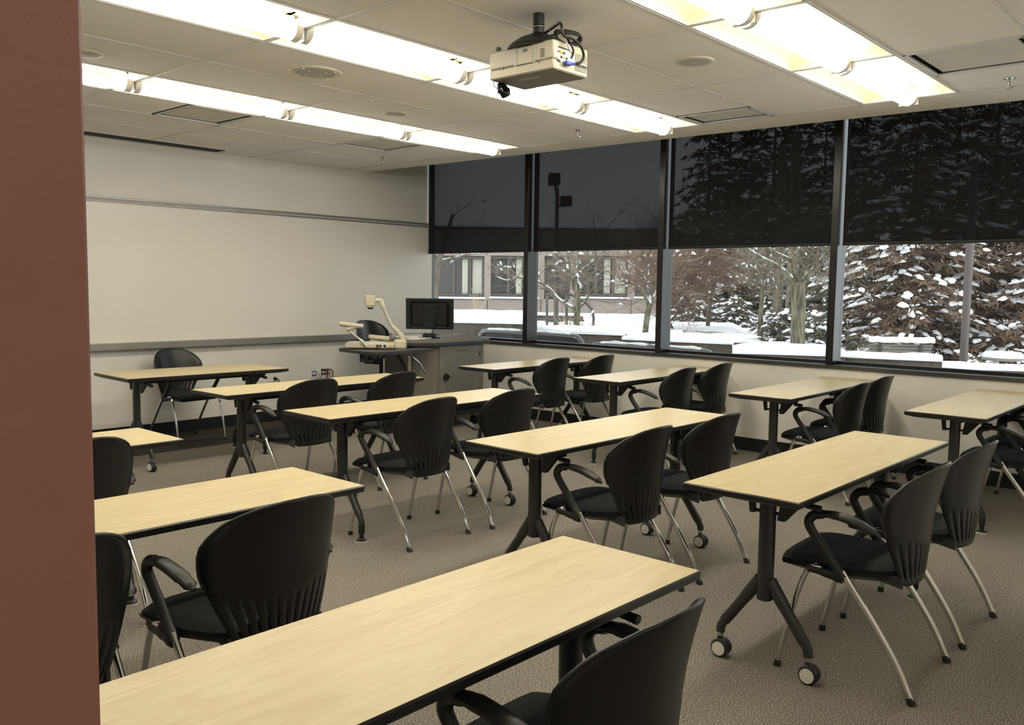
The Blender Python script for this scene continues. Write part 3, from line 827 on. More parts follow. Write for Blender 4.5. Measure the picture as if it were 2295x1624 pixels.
# ------------------------------------------------------------------ lectern cart and what stands on it
LC = empty('lectern_cart', (6.70, 7.12, 0)); tag(LC, 'grey steel multimedia lectern with an arched mesh door and a fold out side shelf', 'lectern')
def W(mb, org=(6.70, 7.12, 0)):
    mb.v = [(x-org[0], y-org[1], z-org[2]) for x, y, z in mb.v]; return mb
FY = 6.80
W(MB().prism([(6.445, FY), (7.145, FY), (7.145, 7.46), (6.245, 7.46), (6.245, 6.98)], .20, .905, 'z')).build('body', 'cart', LC, smooth=None)
W(MB().prism([(6.11, 6.94), (6.34, FY-.05), (7.19, FY-.05), (7.19, 7.50), (6.11, 7.50)], .935, .962, 'z')).build('top', 'cart_top', LC, smooth=None)
W(MB().prism([(6.10, 6.93), (6.335, FY-.06), (7.20, FY-.06), (7.20, 7.51), (6.10, 7.51)], .905, .936, 'z')).build('bumper', 'bumper', LC, smooth=None)
arch = [(6.52, .962)] + [(6.52+(7.17-6.52)*k/14, .962 + .052*math.sin(math.pi*(k/14)**.9)**1.3) for k in range(1, 14)] + [(7.17, .962)]
W(MB().prism(arch, FY-.01, FY+.10, 'y')).build('console_hump', 'cart_top', LC, 30)
door = W(MB().bbox(6.452, 7.065, FY-.014, FY-.001, .235, .895, .003)).build('door', 'cart', LC, smooth=None)
apts = [(6.555, .26), (6.975, .26), (6.975, .72)] + [(6.975-.42*k/12, .72 + .075*math.sin(math.pi*k/12)) for k in range(1, 12)] + [(6.555, .72)]
W(MB().prism(apts, FY-.0165, FY-.0142, 'y')).build('mesh_panel', 'cart_mesh', door, smooth=None)
RX = Matrix.Rotation(math.pi/2, 4, 'X')
def disc(x, z, r_, y0, y1, n=24): return W(MB().lathe([(r_, 0), (r_, y1-y0)], n, Matrix.Translation((x, y1, z)) @ RX))
disc(6.565, .560, .062, FY-.022, FY-.014).build('lock_plate', 'cart', door)
disc(6.545, .560, .042, FY-.030, FY-.020).build('lock_dial', 'black', door)
disc(6.610, .560, .008, FY-.028, FY-.020, 10).build('keyhole', 'black', door)
W(MB().bbox(6.541, 6.549, FY-.040, FY-.029, .53, .59, .002)).build('lock_grip', 'bumper', door)
W(MB().box(7.072, 7.082, FY-.012, FY+.001, .76, .82)).build('hinge', 'black', door, smooth=None)
W(MB().box(7.072, 7.082, FY-.012, FY+.001, .32, .38)).build('hinge', 'black', door, smooth=None)
text_mesh('SPECTRUM', .034, 'lettering', 'cart_dark', door, Matrix.Translation((6.775-6.70, FY-.0148-7.12, .835)) @ RX)
W(MB().prism([(6.875, .818), (6.887, .852), (6.899, .818), (6.887, .824)], FY-.0155, FY-.0143, 'y')).build('emblem', 'cart_dark', door, smooth=None)
# chamfer corner strip, screws and hanging side shelf
nrm = Vector((-.18, -.20, 0)).normalized()
for z in (.80, .745):
    W(MB().lathe([(.008, 0), (.008, .004)], 10, Matrix.Translation((6.36, 6.874, z)) @ nrm.to_track_quat('Z', 'Y').to_matrix().to_4x4())).build('screw', 'bumper', LC)
pan = [(7.44, .28), (7.44, .84), (7.40, .84)] + [(7.40-.34*math.sin(a), .50+.34*math.cos(a)) for a in [math.pi/2*k/10 for k in range(1, 11)]] + [(7.06, .28)]
W(MB().prism(pan, 6.225, 6.244, 'x')).build('folded_shelf', 'cart_dark', LC, smooth=None)
W(MB().bbox(6.215, 6.235, 6.985, 7.02, .36, .86, .003)).build('shelf_rail', 'alu_light', LC)
W(MB().bbox(6.215, 6.235, 7.40, 7.43, .36, .86, .003)).build('shelf_rail', 'alu_light', LC)
# fold-out shelf with brackets
sh = []
for cx_, cy_, a0 in ((5.62, 7.22, 90), (5.56, 6.78, 180)):
    sh += [(cx_+.12*math.cos(math.radians(a0+9*k))*(1.0 if a0 == 90 else .9), cy_+.13*math.sin(math.radians(a0+9*k))) for k in range(11)]
sh += [(6.235, 6.65), (6.235, 7.35)]
sf = W(MB().prism(sh, .855, .882, 'z')).build('side_shelf', 'bumper', LC, smooth=None)
W(MB().prism([(a*1.0 + (.01 if a < 6 else 0), b) for a, b in sh], .8822, .8842, 'z')).build('shelf_laminate', 'cart_dark', sf, smooth=None)
for y in (6.75, 7.28):
    W(MB().tube([(6.22, y, .845), (5.80, y, .845)], .007, 8)).build('bracket_rail', 'steel', sf)
    W(MB().tube([(6.22, y, .62), (6.13, y, .74), (5.98, y, .843)], .008, 8)).build('bracket_brace', 'steel', sf)
W(MB().tube(smoothpath([(5.72, 6.9, .853), (5.70, 6.9, .80), (5.74, 6.9, .78), (5.78, 6.9, .81), (5.80, 6.9, .853)], 4), .008, 8)).build('shelf_latch', 'black', sf)
# base platform and casters
W(MB().bbox(5.93, 7.16, 6.74, 7.48, .135, .20, .008)).build('base', 'bumper', LC)
for x, y in ((6.05, 6.82), (7.05, 6.82), (6.05, 7.40), (7.05, 7.40)):
    cw = W(MB().lathe([(.040, -.02), (.052, -.016), (.052, .016), (.040, .02)], 20, Matrix.Translation((x-.02, y, .052)) @ Matrix.Rotation(math.pi/2, 4, 'Y'))).build('caster', 'tyre', LC)
    W(MB().bbox(x-.05, x+.01, y-.03, y+.03, .095, .136, .004)).build('caster_fork', 'steel', cw)

# monitor, seen from behind
MO = empty('monitor', (6.62, 7.12, .962), math.radians(-46)); tag(MO, 'black flat monitor seen from behind on the lectern', 'monitor')
MO.rotation_euler = (math.radians(0), 0, math.radians(-46))
tl = Matrix.Translation((0, 0, .26)) @ Matrix.Rotation(math.radians(6), 4, 'X')
MB().bbox(-.262, .262, -.014, .014, -.165, .175, .008, tl).build('bezel', 'black', MO)
MB().bbox(-.215, .215, -.045, -.012, -.14, .145, .03, tl).build('rear_housing', 'shell', MO)
MB().box(-.245, .245, .0141, .0151, -.145, .158, tl).build('screen', 'screen', MO, smooth=None)
MB().bbox(-.065, .065, -.075, -.04, -.15, .12, .012, tl).build('stand_column', 'black', MO)
MB().lathe([(.014, 0), (.016, .003)], 14, tl @ Matrix.Translation((0, -.076, .02)) @ RX).build('emblem', 'bumper', MO)
MB().bbox(-.075, .075, -.105, -.045, .0, .055, .02).bbox(-.12, .12, -.10, .09, .0, .014, .006).build('stand_foot', 'black', MO)
KB = empty('keyboard', (6.50, 7.24, .9645), math.radians(-30)); tag(KB, 'white keyboard lying beside the monitor foot', 'keyboard')
MB().bbox(-.21, .21, -.065, .065, 0, .018, .005).build('case', 'white', KB)
MB().bbox(-.20, .20, -.055, .055, .0175, .024, .002).build('key_block', 'alu_light', KB)
PP = tag(MB().bbox(-.14, .14, -.10, .10, 0, .006, .001).build('paper', 'paper', None, smooth=None, loc=(6.36, 7.08, .9625)), 'white papers on the lectern top in front of the monitor', 'paper')
PP.rotation_euler.z = .3
CB = tag(MB().tube(smoothpath([(6.50, 6.98, .970), (6.46, 6.93, .978), (6.38, 6.95, .972), (6.33, 7.02, .972), (6.40, 7.05, .974), (6.47, 7.0, .971)], 5), .004, 6).build('cable', 'white', None), 'white coiled cable on the lectern top', 'cable')

# document camera
DC = empty('document_camera', (5.87, 7.05, .8842), math.radians(-42)); tag(DC, 'beige document camera with raised arm and two side lamps', 'document camera')
# local x: to the right as seen from the room, local y: away
MB().bbox(-.36, .145, -.16, .17, .010, .062, .012).build('base', 'beige', DC)
MB().bbox(-.32, .05, -.10, .12, .060, .066, .003).build('stage', 'white', DC)
for x, y in ((-.2, -.12), (.1, -.12), (-.2, .13), (.1, .13)):
    MB().lathe([(.016, 0), (.016, .011)], 12, Matrix.Translation((x, y, 0))).build('foot', 'black', DC)
for k, (m_, x) in enumerate((('black', -.03), ('black', .0), ('black', .045), ('white', .075), ('yellow', .098))):
    MB().box(x-.010, x+.010, -.164, -.158, .025, .048).build('port', m_, DC, smooth=None)
col = MB().bbox(.135, .265, -.15, -.02, .0, .10, .02).build('arm_base', 'beige', DC)
MB().tube(smoothpath([(.225, -.085, .08), (.215, -.085, .13), (.165, -.085, .19), (.115, -.085, .235), (.098, -.085, .262)], 4), [.034]*6+[.028]*6+[.024]*5, 12, flat=(.8, 1.2)).build('lower_arm', 'beige', DC, 60)
ua = MB().tube([(.106, -.085, .245), (.022, -.085, .44)], [.022, .020], 12).build('upper_arm', 'beige2', DC, 50)
MB().tube([(.026, -.085, .43), (.010, -.085, .475), (.014, -.085, .505)], [.028, .03, .024], 12).build('elbow', 'beige', DC, 50)
MB().tube([(.014, -.085, .496), (-.06, -.085, .496)], .022, 12).build('head_neck', 'beige', DC, 50)
hd = MB().bbox(-.155, -.052, -.135, -.035, .435, .545, .012).build('camera_head', 'beige', DC)
MB().lathe([(.042, .425), (.042, .438)], 18, Matrix.Translation((-.104, -.085, 0))).build('lens_collar', 'beige', hd)
MB().lathe([(.026, .405), (.028, .426)], 18, Matrix.Translation((-.104, -.085, 0))).build('lens', 'black', hd)
sa = MB().tube(smoothpath([(-.135, -.175, .03), (-.19, -.18, .09), (-.25, -.19, .14), (-.305, -.19, .19), (-.32, -.19, .215)], 4), [.018]*5+[.012]*12, 10).build('lamp_arm', 'beige2', DC, 60)
MB().tube([(-.40, -.19, .262), (-.36, -.19, .255), (-.17, -.19, .235)], [.030, .034, .030], 12, flat=(.75, 1.1)).build('lamp_head', 'beige', sa, 50)
MB().tube([(-.34, -.19, .205), (-.29, -.19, .215), (-.24, -.19, .235)], [.018, .026, .026], 10).build('lamp_joint', 'beige', sa, 50)
sb = MB().tube(smoothpath([(.0, .165, .04), (-.05, .17, .065), (-.12, .17, .075)], 4), .014, 10).build('lamp_arm', 'beige2', DC, 60)
MB().tube([(-.13, .15, .115), (.08, .12, .095)], [.028, .032], 12, flat=(.75, 1.1)).build('lamp_head', 'beige', sb, 50)
MB().tube(smoothpath([(-.03, -.163, .036), (-.02, -.20, .02), (.02, -.22, .006), (.10, -.215, .004), (.17, -.19, .005)], 4), .005, 6).build('power_cable', 'black', DC)

# ------------------------------------------------------------------ wall outlets
def outlet(x, z, w, label, kind):
    o = empty('wall_outlet', (x, YB, z)); tag(o, label, 'outlet')
    MB().bbox(-w/2, w/2, -.008, 0, -.06, .06, .002).build('plate', 'white', o)
    if kind == 0:
        for i in (-1, 1):
            for j in (-1, 1):
                if (i, j) == (1, -1): continue
                for dx, dz in ((-.008, .008), (.008, .008), (0, -.008)):
                    MB().box(i*w/4+dx-.002, i*w/4+dx+.002, -.0088, -.0078, j*.03+dz-.005, j*.03+dz+.005).build('socket_slot', 'black', o, smooth=None)
        pl = MB().tube([(w/4, -.006, -.03), (w/4, -.045, -.032)], [.020, .014], 10).build('plug', 'black', o)
        MB().tube(smoothpath([(w/4, -.04, -.032), (w/4+.03, -.05, -.05), (w/4+.05, -.05, -.13), (w/4+.055, -.05, -.25), (w/4+.04, -.05, -.49)], 4), .005, 6).build('cord', 'black', pl)
    elif kind == 1:
        for i in (-1, 1):
            for j in (0, 1):
                MB().box(i*w/5-.011, i*w/5+.011, -.0095, -.0075, -.03+j*.042-.012, -.03+j*.042+.012).build('data_port', 'blue' if j else 'black', o, smooth=None)
        MB().tube(smoothpath([(w/5, -.01, .012), (w/5+.01, -.04, 0), (w/5+.04, -.05, -.05), (w/5+.06, -.05, -.2), (w/5+.08, -.05, -.5)], 4), .004, 6).build('data_cable', 'blue', o)
        MB().box(-w/3, w/3, -.0085, -.0075, .04, .047).build('label_strip', 'label', o, smooth=None)
    else:
        for i in (-1, 0, 1):
            for j in (-1, 1):
                MB().box(i*w/3.4-.014, i*w/3.4+.014, -.0095, -.0075, j*.022-.016, j*.022+.016).build('port', 'black', o, smooth=None)
            MB().tube(smoothpath([(i*w/3.4, -.01, .022), (i*w/3.4+.01, -.045, .03), (i*w/3.4+.035, -.055, .0), (i*w/3.4+.04, -.05, -.15), (i*w/3.4+.06, -.05, -.5)], 5), .006, 6).build('av_cable', 'red' if i == 0 else 'black', o)
        MB().box(-w/3, w/3, -.0085, -.0075, .046, .052).build('label_strip', 'label', o, smooth=None)
outlet(5.49, .512, .125, 'white wall outlet with a black plug below the whiteboard', 0)
outlet(6.05, .512, .085, 'white data outlet with a blue cable below the whiteboard', 1)
outlet(6.20, .512, .135, 'white outlet plate with a bunch of black cables', 2)

# ------------------------------------------------------------------ projector
PX0, PX1, PY0, PY1, PZ0, PZ1 = 3.295, 3.564, 2.703, 3.117, 2.568, 2.708
PO = (3.43, 2.91, 2.708)
PJ = empty('projector', PO); tag(PJ, 'silver ceiling projector with cables plugged into its end', 'projector')
def Wp(mb): return W(mb, PO)
Wp(MB().bbox(PX0, PX1, PY0, PY1, PZ0+.052, PZ1, .006)).build('upper_case', 'proj', PJ)
Wp(MB().bbox(PX0, PX1, PY0, PY1, PZ0+.004, PZ0+.051, .006)).build('lower_case', 'proj', PJ)
Wp(MB().bbox(PX0+.012, PX1-.012, PY0+.012, PY1-.012, PZ0, PZ0+.006, .003)).build('underside', 'proj_dark', PJ)
# long face (-x): lamp door frame, louvre, marks
ld = Wp(MB().bbox(PX0-.003, PX0+.002, 2.83, 2.93, PZ0+.05, PZ1-.01, .001)).build('lamp_door', 'proj', PJ)
for y0, y1 in ((2.822, 2.826), (2.934, 2.938), (2.815, 2.818), (2.942, 2.945)):
    Wp(MB().box(PX0-.004, PX0+.002, y0, y1, PZ0+.045, PZ1-.004)).build('door_ridge', 'alu_light', PJ, smooth=None)
RXN = Matrix(((0, 0, -1), (-1, 0, 0), (0, 1, 0))).to_4x4()
text_mesh('208', .022, 'lettering', 'black', ld, Matrix.Translation((PX0-.0032-PO[0], 2.88-PO[1], PZ0+.112-PO[2])) @ RXN)
for k in range(6):
    Wp(MB().box(PX0-.001, PX0+.001, 2.757, 2.782, PZ0+.066+k*.007, PZ0+.069+k*.007)).build('louvre_slot', 'black', PJ, smooth=None)
for y, z in ((2.79, .045), (2.79, .038), (3.02, .048), (3.02, .041)):
    Wp(MB().box(PX0-.001, PX0+.001, y-.004, y+.004, PZ0+z, PZ0+z+.003)).build('notch', 'black', PJ, smooth=None)
# end face (-y): port recess, vents, sticker
Wp(MB().box(PX0+.03, PX0+.155, PY0-.0015, PY0+.002, PZ0+.045, PZ1-.035)).build('port_panel', 'alu_light', PJ, smooth=None)
Wp(MB().box(PX0+.035, PX0+.12, PY0-.003, PY0+.002, PZ1-.034, PZ1-.028)).build('card_slot', 'black', PJ, smooth=None)
for k, m_ in enumerate(('red', 'yellow', 'yellow', 'blue', 'white')):
    Wp(MB().lathe([(.005, 0), (.005, .006)], 10, Matrix.Translation((PX0+.036+k*.013, PY0, PZ0+.088)) @ RX)).build('jack', m_, PJ)
for k in range(4):
    Wp(MB().lathe([(.006, 0), (.006, .005)], 10, Matrix.Translation((PX0+.038+k*.020, PY0, PZ0+.065)) @ RX)).build('round_port', 'black' if k % 2 else 'alu_light', PJ)
Wp(MB().box(PX0+.03, PX0+.052, PY0-.003, PY0+.002, PZ0+.040, PZ0+.052)).build('video_port', 'bumper', PJ, smooth=None)
for i in range(7):
    for j in range(2):
        for k in range(5):
            Wp(MB().box(PX0+.168+i*.0135, PX0+.177+i*.0135, PY0-.001, PY0+.001, PZ0+.024+j*.044+k*.0078, PZ0+.0285+j*.044+k*.0078)).build('vent_slot', 'black', PJ, smooth=None)
Wp(MB().box(PX0+.165, PX1-.01, PY0-.001, PY0+.001, PZ1-.032, PZ1-.006)).build('sticker', 'label', PJ, smooth=None)
# underside buttons and the loose black lens cover
for k in range(14):
    a, b = divmod(k, 7)
    Wp(MB().lathe([(.0035, 0), (.0035, -.003)], 8, Matrix.Translation((3.36+a*.018, 2.86+b*.018, PZ0)))).build('button', 'white', PJ)
Wp(MB().lathe([(.004, 0), (.004, -.003)], 8, Matrix.Translation((3.352, 3.02, PZ0)))).build('button', 'red', PJ)
random.seed(5)
rr = []
for i in range(9):
    t_ = i/8
    rr.append((PX0+.07+random.uniform(-.006, .006), 3.085+random.uniform(-.005, .005), PZ0+.0-.075*t_))
Wp(MB().tube(rr, [.006, .018, .030, .027, .033, .030, .022, .013, .004], 9, flat=(1.25, .8))).build('lens_cover', 'screen', PJ, 70)
Wp(MB().tube(smoothpath([(PX0+.03, 3.10, PZ0+.03), (PX0+.03, 3.115, PZ0-.01), (PX0+.045, 3.10, PZ0-.03), (PX0+.06, 3.09, PZ0-.02)], 4), .003, 6)).build('cover_strap', 'black', PJ)
Wp(MB().lathe([(.014, 0), (.014, .02), (.010, .024)], 14, Matrix.Translation((PX0+.02, 3.075, PZ1)))).build('zoom_ring', 'slot', PJ)
# ceiling mount
PMo = (3.40, 2.885, ZC)
PM = empty('projector_mount', PMo); tag(PM, 'black ceiling pole mount holding the projector', 'mount')
def Wm(mb): return W(mb, PMo)
Wm(MB().lathe([(.028, -.055), (.028, 0)], 20, Matrix.Translation(PMo))).build('pole', 'shell', PM)
Wm(MB().lathe([(.028, -.095), (.028, -.060), (.024, -.058)], 20, Matrix.Translation(PMo))).build('collar', 'black', PM)
Wm(MB().lathe([(.031, -.066), (.031, -.062)], 20, Matrix.Translation(PMo))).build('ring', 'steel', PM)
dome = []
Wm(MB().lathe([(.155, -.175), (.158, -.168), (.13, -.145), (.095, -.122), (.05, -.104), (.030, -.093)], 24, Matrix.Translation(PMo))).build('dome_plate', 'shell', PM, 50)
for x, y in ((-.07, .1), (.07, .1), (-.07, -.1), (.07, -.1)):
    Wm(MB().tube([(PMo[0]+x, PMo[1]+y, ZC-.17), (PMo[0]+x, PMo[1]+y, PZ1-.001)], .006, 8)).build('stud', 'steel', PM)
# cables
def cable(pts, r_, m_, lab):
    return tag(MB().tube(smoothpath(pts, 6), r_, 8).build('cable', m_, None, 60), lab, 'cable')
lp = []
for k in range(3):
    for a in range(12):
        t_ = a/12*2*math.pi + 2.4
        lp.append((3.50+.062*math.cos(t_)+.006*k, 2.77-.030*math.cos(t_)+.012*k, 2.762+.030*math.sin(t_)+.006*math.cos(t_*2)+.010*k))
cable([(3.41, 2.86, 2.765), (3.43, 2.82, 2.772)] + lp + [(3.41, 2.72, 2.745), (3.385, 2.675, 2.70), (3.40, 2.665, 2.665), (3.395, 2.675, 2.63)], .0055, 'black', 'coil of black cable looped on top of the projector')
cable([(3.40, 2.86, 2.775), (3.375, 2.78, 2.785), (3.345, 2.71, 2.79), (3.325, 2.68, 2.765), (3.335, 2.675, 2.725), (3.38, 2.655, 2.715), (3.43, 2.645, 2.69), (3.455, 2.645, 2.65), (3.445, 2.655, 2.62), (3.42, 2.665, 2.610)], .007, 'black', 'thick black video cable curving down to the blue plug')
vg = empty('video_plug', (3.395, 2.685, 2.608)); tag(vg, 'blue video plug pushed into the projector end', 'plug')
MB().bbox(-.030, .012, -.010, .014, -.009, .009, .003).build('shell', 'blue', vg)
MB().tube([(.010, -.004, 0), (.028, -.018, .002)], [.007, .006], 8).build('strain_relief', 'blue', vg)
cable([(3.36, 2.695, 2.715), (3.365, 2.675, 2.69), (3.385, 2.675, 2.665), (3.42, 2.68, 2.652)], .004, 'alu_light', 'grey cable across the projector ports')
# ------------------------------------------------------------------ outdoors
random.seed(11)
fwh = Vector((fw.x, fw.y, 0)).normalized()
rth = Vector((fwh.y, -fwh.x, 0))
def at_x(x, y, X):
    d = px_dir(x, y); return EYE + d*((X-EYE.x)/d.x)
def horiz(x, y, D):                  # point on a pixel ray at horizontal distance D ahead
    d = px_dir(x, y); return EYE + d*(D/d.dot(fwh))
def pxm(D): return D/FPX             # metres per pixel at a distance
def world(px, D, z):                 # point above pixel column px at forward distance D with height z
    a = (px-IMG_W/2)/FPX
    p = fwh*D + rth*(a*D*1.0/ math.cos(PITCH)); return Vector((p.x, p.y, z))
def sstep(a, b, t):
    t = max(0, min(1, (t-a)/(b-a))); return t*t*(3-2*t)

def ground_z(px, D):
    zl = -.30 + (.92*sstep(0, 1, (D-16.7)/.4) if px < 1640 else .78*sstep(0, 1, (D-14.7)/.4))
    zr = -.36
    t = sstep(1850, 1985, px)
    z = zl*(1-t) + zr*t
    z += sstep(26, 40, D)*(.05 if px < 1900 else .55)
    return z
rows = []
nD, nP = 110, 150
for i in range(nD):
    D = 8.6 + 70*(i/(nD-1))**2.0
    row = []
    for k in range(nP):
        px = 200 + 3400*k/(nP-1)
        p = world(px, D, ground_z(px, D) + random.uniform(-.02, .02)*min(1, D/15))
        if p.x < XW+.32: p.x = XW+.32
        row.append(p)
    rows.append(row)
struct(MB().grid(rows).build('ground', 'snow', None, 80))

# planter walls with thick snow caps
def planter(pa, pb, D0, D1, yy, thick, lab, back=2.2):
    ztop = (horiz(pa, yy[0], D0).z + horiz(pb, yy[1], D1).z)/2
    a, b = world(pa, D0, 0), world(pb, D1, 0)
    o = empty('planter_wall', ((a+b)/2).to_tuple()); o.location.z = -.4; tag(o, lab, 'wall')
    c = Vector(o.location)
    u = (b-a).normalized(); n = Vector((-u.y, u.x, 0));
    if n.dot(fwh) < 0: n = -n
    L_ = (b-a).length
    mt_ = Matrix((u, n, Vector((0, 0, 1)))).transposed().to_4x4(); mt_.translation = a-c
    nb = max(1, int(L_/1.6))
    for k in range(nb):
        MB().bbox(L_*k/nb+.006, L_*(k+1)/nb-.006, 0, .45, -.1, ztop, .01, mt_).build('block', 'stone', o, smooth=None)
    rows = []
    m = int(L_/.25)+2
    prof = [(-.03, .0), (-.06, thick*.35), (-.045, thick*.75), (.03, thick*1.0), (.25, thick*1.08), (.6, thick*1.05), (back, thick*.8)]
    for k in range(m+1):
        x = L_*k/m
        e = 1.0 if 0 < k < m else .8
        j = random.uniform(-.012, .012)
        rows.append([mt_ @ Vector((x, y + j, ztop + z*e + j*(1 if z else 0))) for y, z in prof])
    fixnormals(MB().grid(rows).build('snow_cap', 'snow', o, 70))
    return o
planter(860, 1185, 15.0, 14.6, (722, 724), .20, 'long planter wall with a deep snow cap behind the lectern')
planter(1190, 1402, 16.4, 15.6, (744, 752), .12, 'stone planter wall with snow by the tree with the low limbs', 1.2)
planter(1395, 1645, 15.6, 14.6, (762, 771), .10, 'stone planter wall with snow before the cleared path', 1.8)
planter(1640, 1895, 14.2, 13.8, (792, 799), .13, 'stone planter wall with snow at the foot of the big forked tree', 1.5)
planter(1885, 2112, 14.0, 13.4, (803, 808), .075, 'brown planter wall with snow in front of the slatted bench', .8)
planter(2108, 2420, 13.6, 13.2, (829, 833), .07, 'low planter wall with snow in front of the picnic table', .7)

# cleared paths
def patch(pts, z, name, m_, lab):
    vs = [at_z(x, y, z) for x, y in pts]; c = sum(vs, Vector())/len(vs)
    n = len(vs); mb = MB()
    mb.add([v-c for v in vs] + [v-c-Vector((0, 0, .05)) for v in vs], [tuple(range(n)), tuple(range(2*n-1, n-1, -1))] + [(i, n+i, n+(i+1) % n, (i+1) % n) for i in range(n)])
    o = fixnormals(mb.build(name, m_, None, None)); o.location = c; o['label'] = lab; struct(o); return o
patch([(1530, 739), (1600, 742), (1636, 745), (1636, 753), (1585, 752)], .665, 'path', 'paving', 'cleared wet path')
patch([(2105, 800), (2300, 806), (2300, 822), (2120, 818)], -.33, 'terrace', 'paving', 'partly cleared terrace paving')

# the neighbouring building
DB = 31.0
def fac(px, py):                     # facade coordinates (u, z) of a pixel
    p = horiz(px, py, DB); return (p-EYE).dot(rth), p.z
bo = EYE + fwh*DB; bo.z = 0
BLD = empty('building', bo.to_tuple()); tag(BLD, 'low taupe panelled building across the snowy court', 'building')
FM = Matrix((rth, fwh, Vector((0, 0, 1)))).transposed().to_4x4()
def fbox(px0, py0, px1, py1, d0, d1, name, m_, parent=BLD, b=.0):
    u0, z1 = fac(px0, py0); u1, z0 = fac(px1, py1)
    if name == 'footing': z0 = -.4
    return MB().box(u0, u1, d0, d1, min(z0, z1), max(z0, z1), FM).build(name, m_, parent, smooth=None)
PE = [800, 886, 968, 1092, 1212, 1285, 1415, 1530]
for i in range(len(PE)-1):
    fbox(PE[i]+1, 512, PE[i+1]-1, 574, 0, .3, 'head_panel', 'panel')
    fbox(PE[i]+1, 670, PE[i+1]-1, 700, 0, .3, 'footing', 'panel')
    fbox(PE[i]-6, 572, PE[i]+7, 672, -.02, .3, 'pier', 'panel')
fbox(790, 505, 1532, 512, -.12, .6, 'coping', 'snow')
fbox(790, 505, 1532, 720, .62, .7, 'back_wall', 'panel_edge')
WIN = [(808, 880), (893, 961), (975, 1085), (1099, 1205), (1292, 1408), (1422, 1523)]
for k, (a, b) in enumerate(WIN):
    w = fbox(a, 574, b, 580, .05, .2, 'window', 'panel_edge')
    fbox(a, 658, b, 664, .05, .2, 'window_rail', 'panel_edge', w)
    fbox(a, 574, b, 664, .30, .32, 'pane', 'bglass', w)
    for q in ((a+.36*(b-a), a+.40*(b-a)), (a+.70*(b-a), a+.73*(b-a)), (a, a+.03*(b-a)), (a+.97*(b-a), b)):
        fbox(q[0], 578, q[1], 660, .10, .2, 'window_post', 'panel_edge', w)
    fbox(a+.55*(b-a), 580, a+.66*(b-a), 658, .22, .24, 'drape', 'drape', w)
    fbox(a+.76*(b-a), 580, a+.95*(b-a), 658, .22, .24, 'drape', 'drape', w)
    fbox(a-2, 664, b+2, 670, -.10, .25, 'ledge_snow', 'snow', w)
en = fbox(1219, 574, 1279, 700, .5, .55, 'entrance', 'panel_edge')
for q in (1219, 1248, 1276): fbox(q, 574, q+3, 700, .42, .5, 'door_frame', 'pole', en)
# steps and rails by the entrance
for k in range(4):
    p = world(1240, 25.0-k*.8, .72-k*.05)
    tag(MB().bbox(-.8, .8, -.4, .4, -.3, 0, .02, FM).build('step', 'stone', None, None, p.to_tuple()), ['top', 'second', 'third', 'lowest'][k] + ' stone step below the building entrance', 'step', 'steps to the entrance')
def rail(pts, D, r_, lab):
    P = [horiz(x, y, D) for x, y in pts]; c = P[0].copy()
    return tag(MB().tube(smoothpath([p-c for p in P], 3), r_, 8).build('hand_rail', 'rail', None, 60, c.to_tuple()), lab, 'hand rail')
rail([(1226, 730), (1226, 664), (1232, 660), (1243, 662), (1243, 730)], 21, .03, 'short looped hand rail at the top of the steps')
rail([(1270, 735), (1270, 664), (1276, 661), (1284, 662), (1327, 694), (1328, 750)], 19, .03, 'sloping hand rail beside the steps')

# lamp posts
LPo = world(1246, 18.5, ground_z(1246, 18.5)-.1)
LP = empty('lamp_post', LPo.to_tuple()); tag(LP, 'slim lamp post with two box heads behind the second blind', 'lamp post')
def lpp(x, y): return horiz(x, y, 18.5) - LPo
MB().tube([(0, 0, 0), lpp(1247, 560), lpp(1249, 420)], .042, 10).build('pole', 'pole', LP)
MB().tube([lpp(1249, 440), lpp(1244, 415)], .03, 8).tube([lpp(1250, 462), lpp(1266, 458)], .03, 8).build('arm', 'pole', LP)
for x, y, w_, h_ in ((1242, 402, 13, 13), (1268, 451, 13, 11)):
    c = lpp(x, y); s_ = pxm(18.5)
    MB().bbox(-w_*s_, w_*s_, -.13, .13, -h_*s_, h_*s_, .02, Matrix.Translation(c) @ FM).build('lamp_head', 'black', LP)
PP0 = world(2158, 15.5, -.36)
PPL = empty('steel_column', PP0.to_tuple()); tag(PPL, 'thick brown steel column standing before the conifers', 'column')
MB().tube([(0, 0, 0), (0, 0, 4.2)], .066, 20).build('shaft', 'pole', PPL)
MB().lathe([(.12, 0), (.12, .03), (.07, .05)], 20).build('base_plate', 'pole', PPL)
bl = world(1887, 17, -.36)
BOL = empty('bollard_light', bl.to_tuple()); tag(BOL, 'small dark bollard light in the snow', 'bollard')
MB().tube([(0, 0, 0), (0, 0, .62)], .05, 12).build('shaft', 'rail', BOL)
MB().lathe([(.07, .62), (.08, .66), (.08, .74), (.05, .78)], 14).build('head', 'rail', BOL)

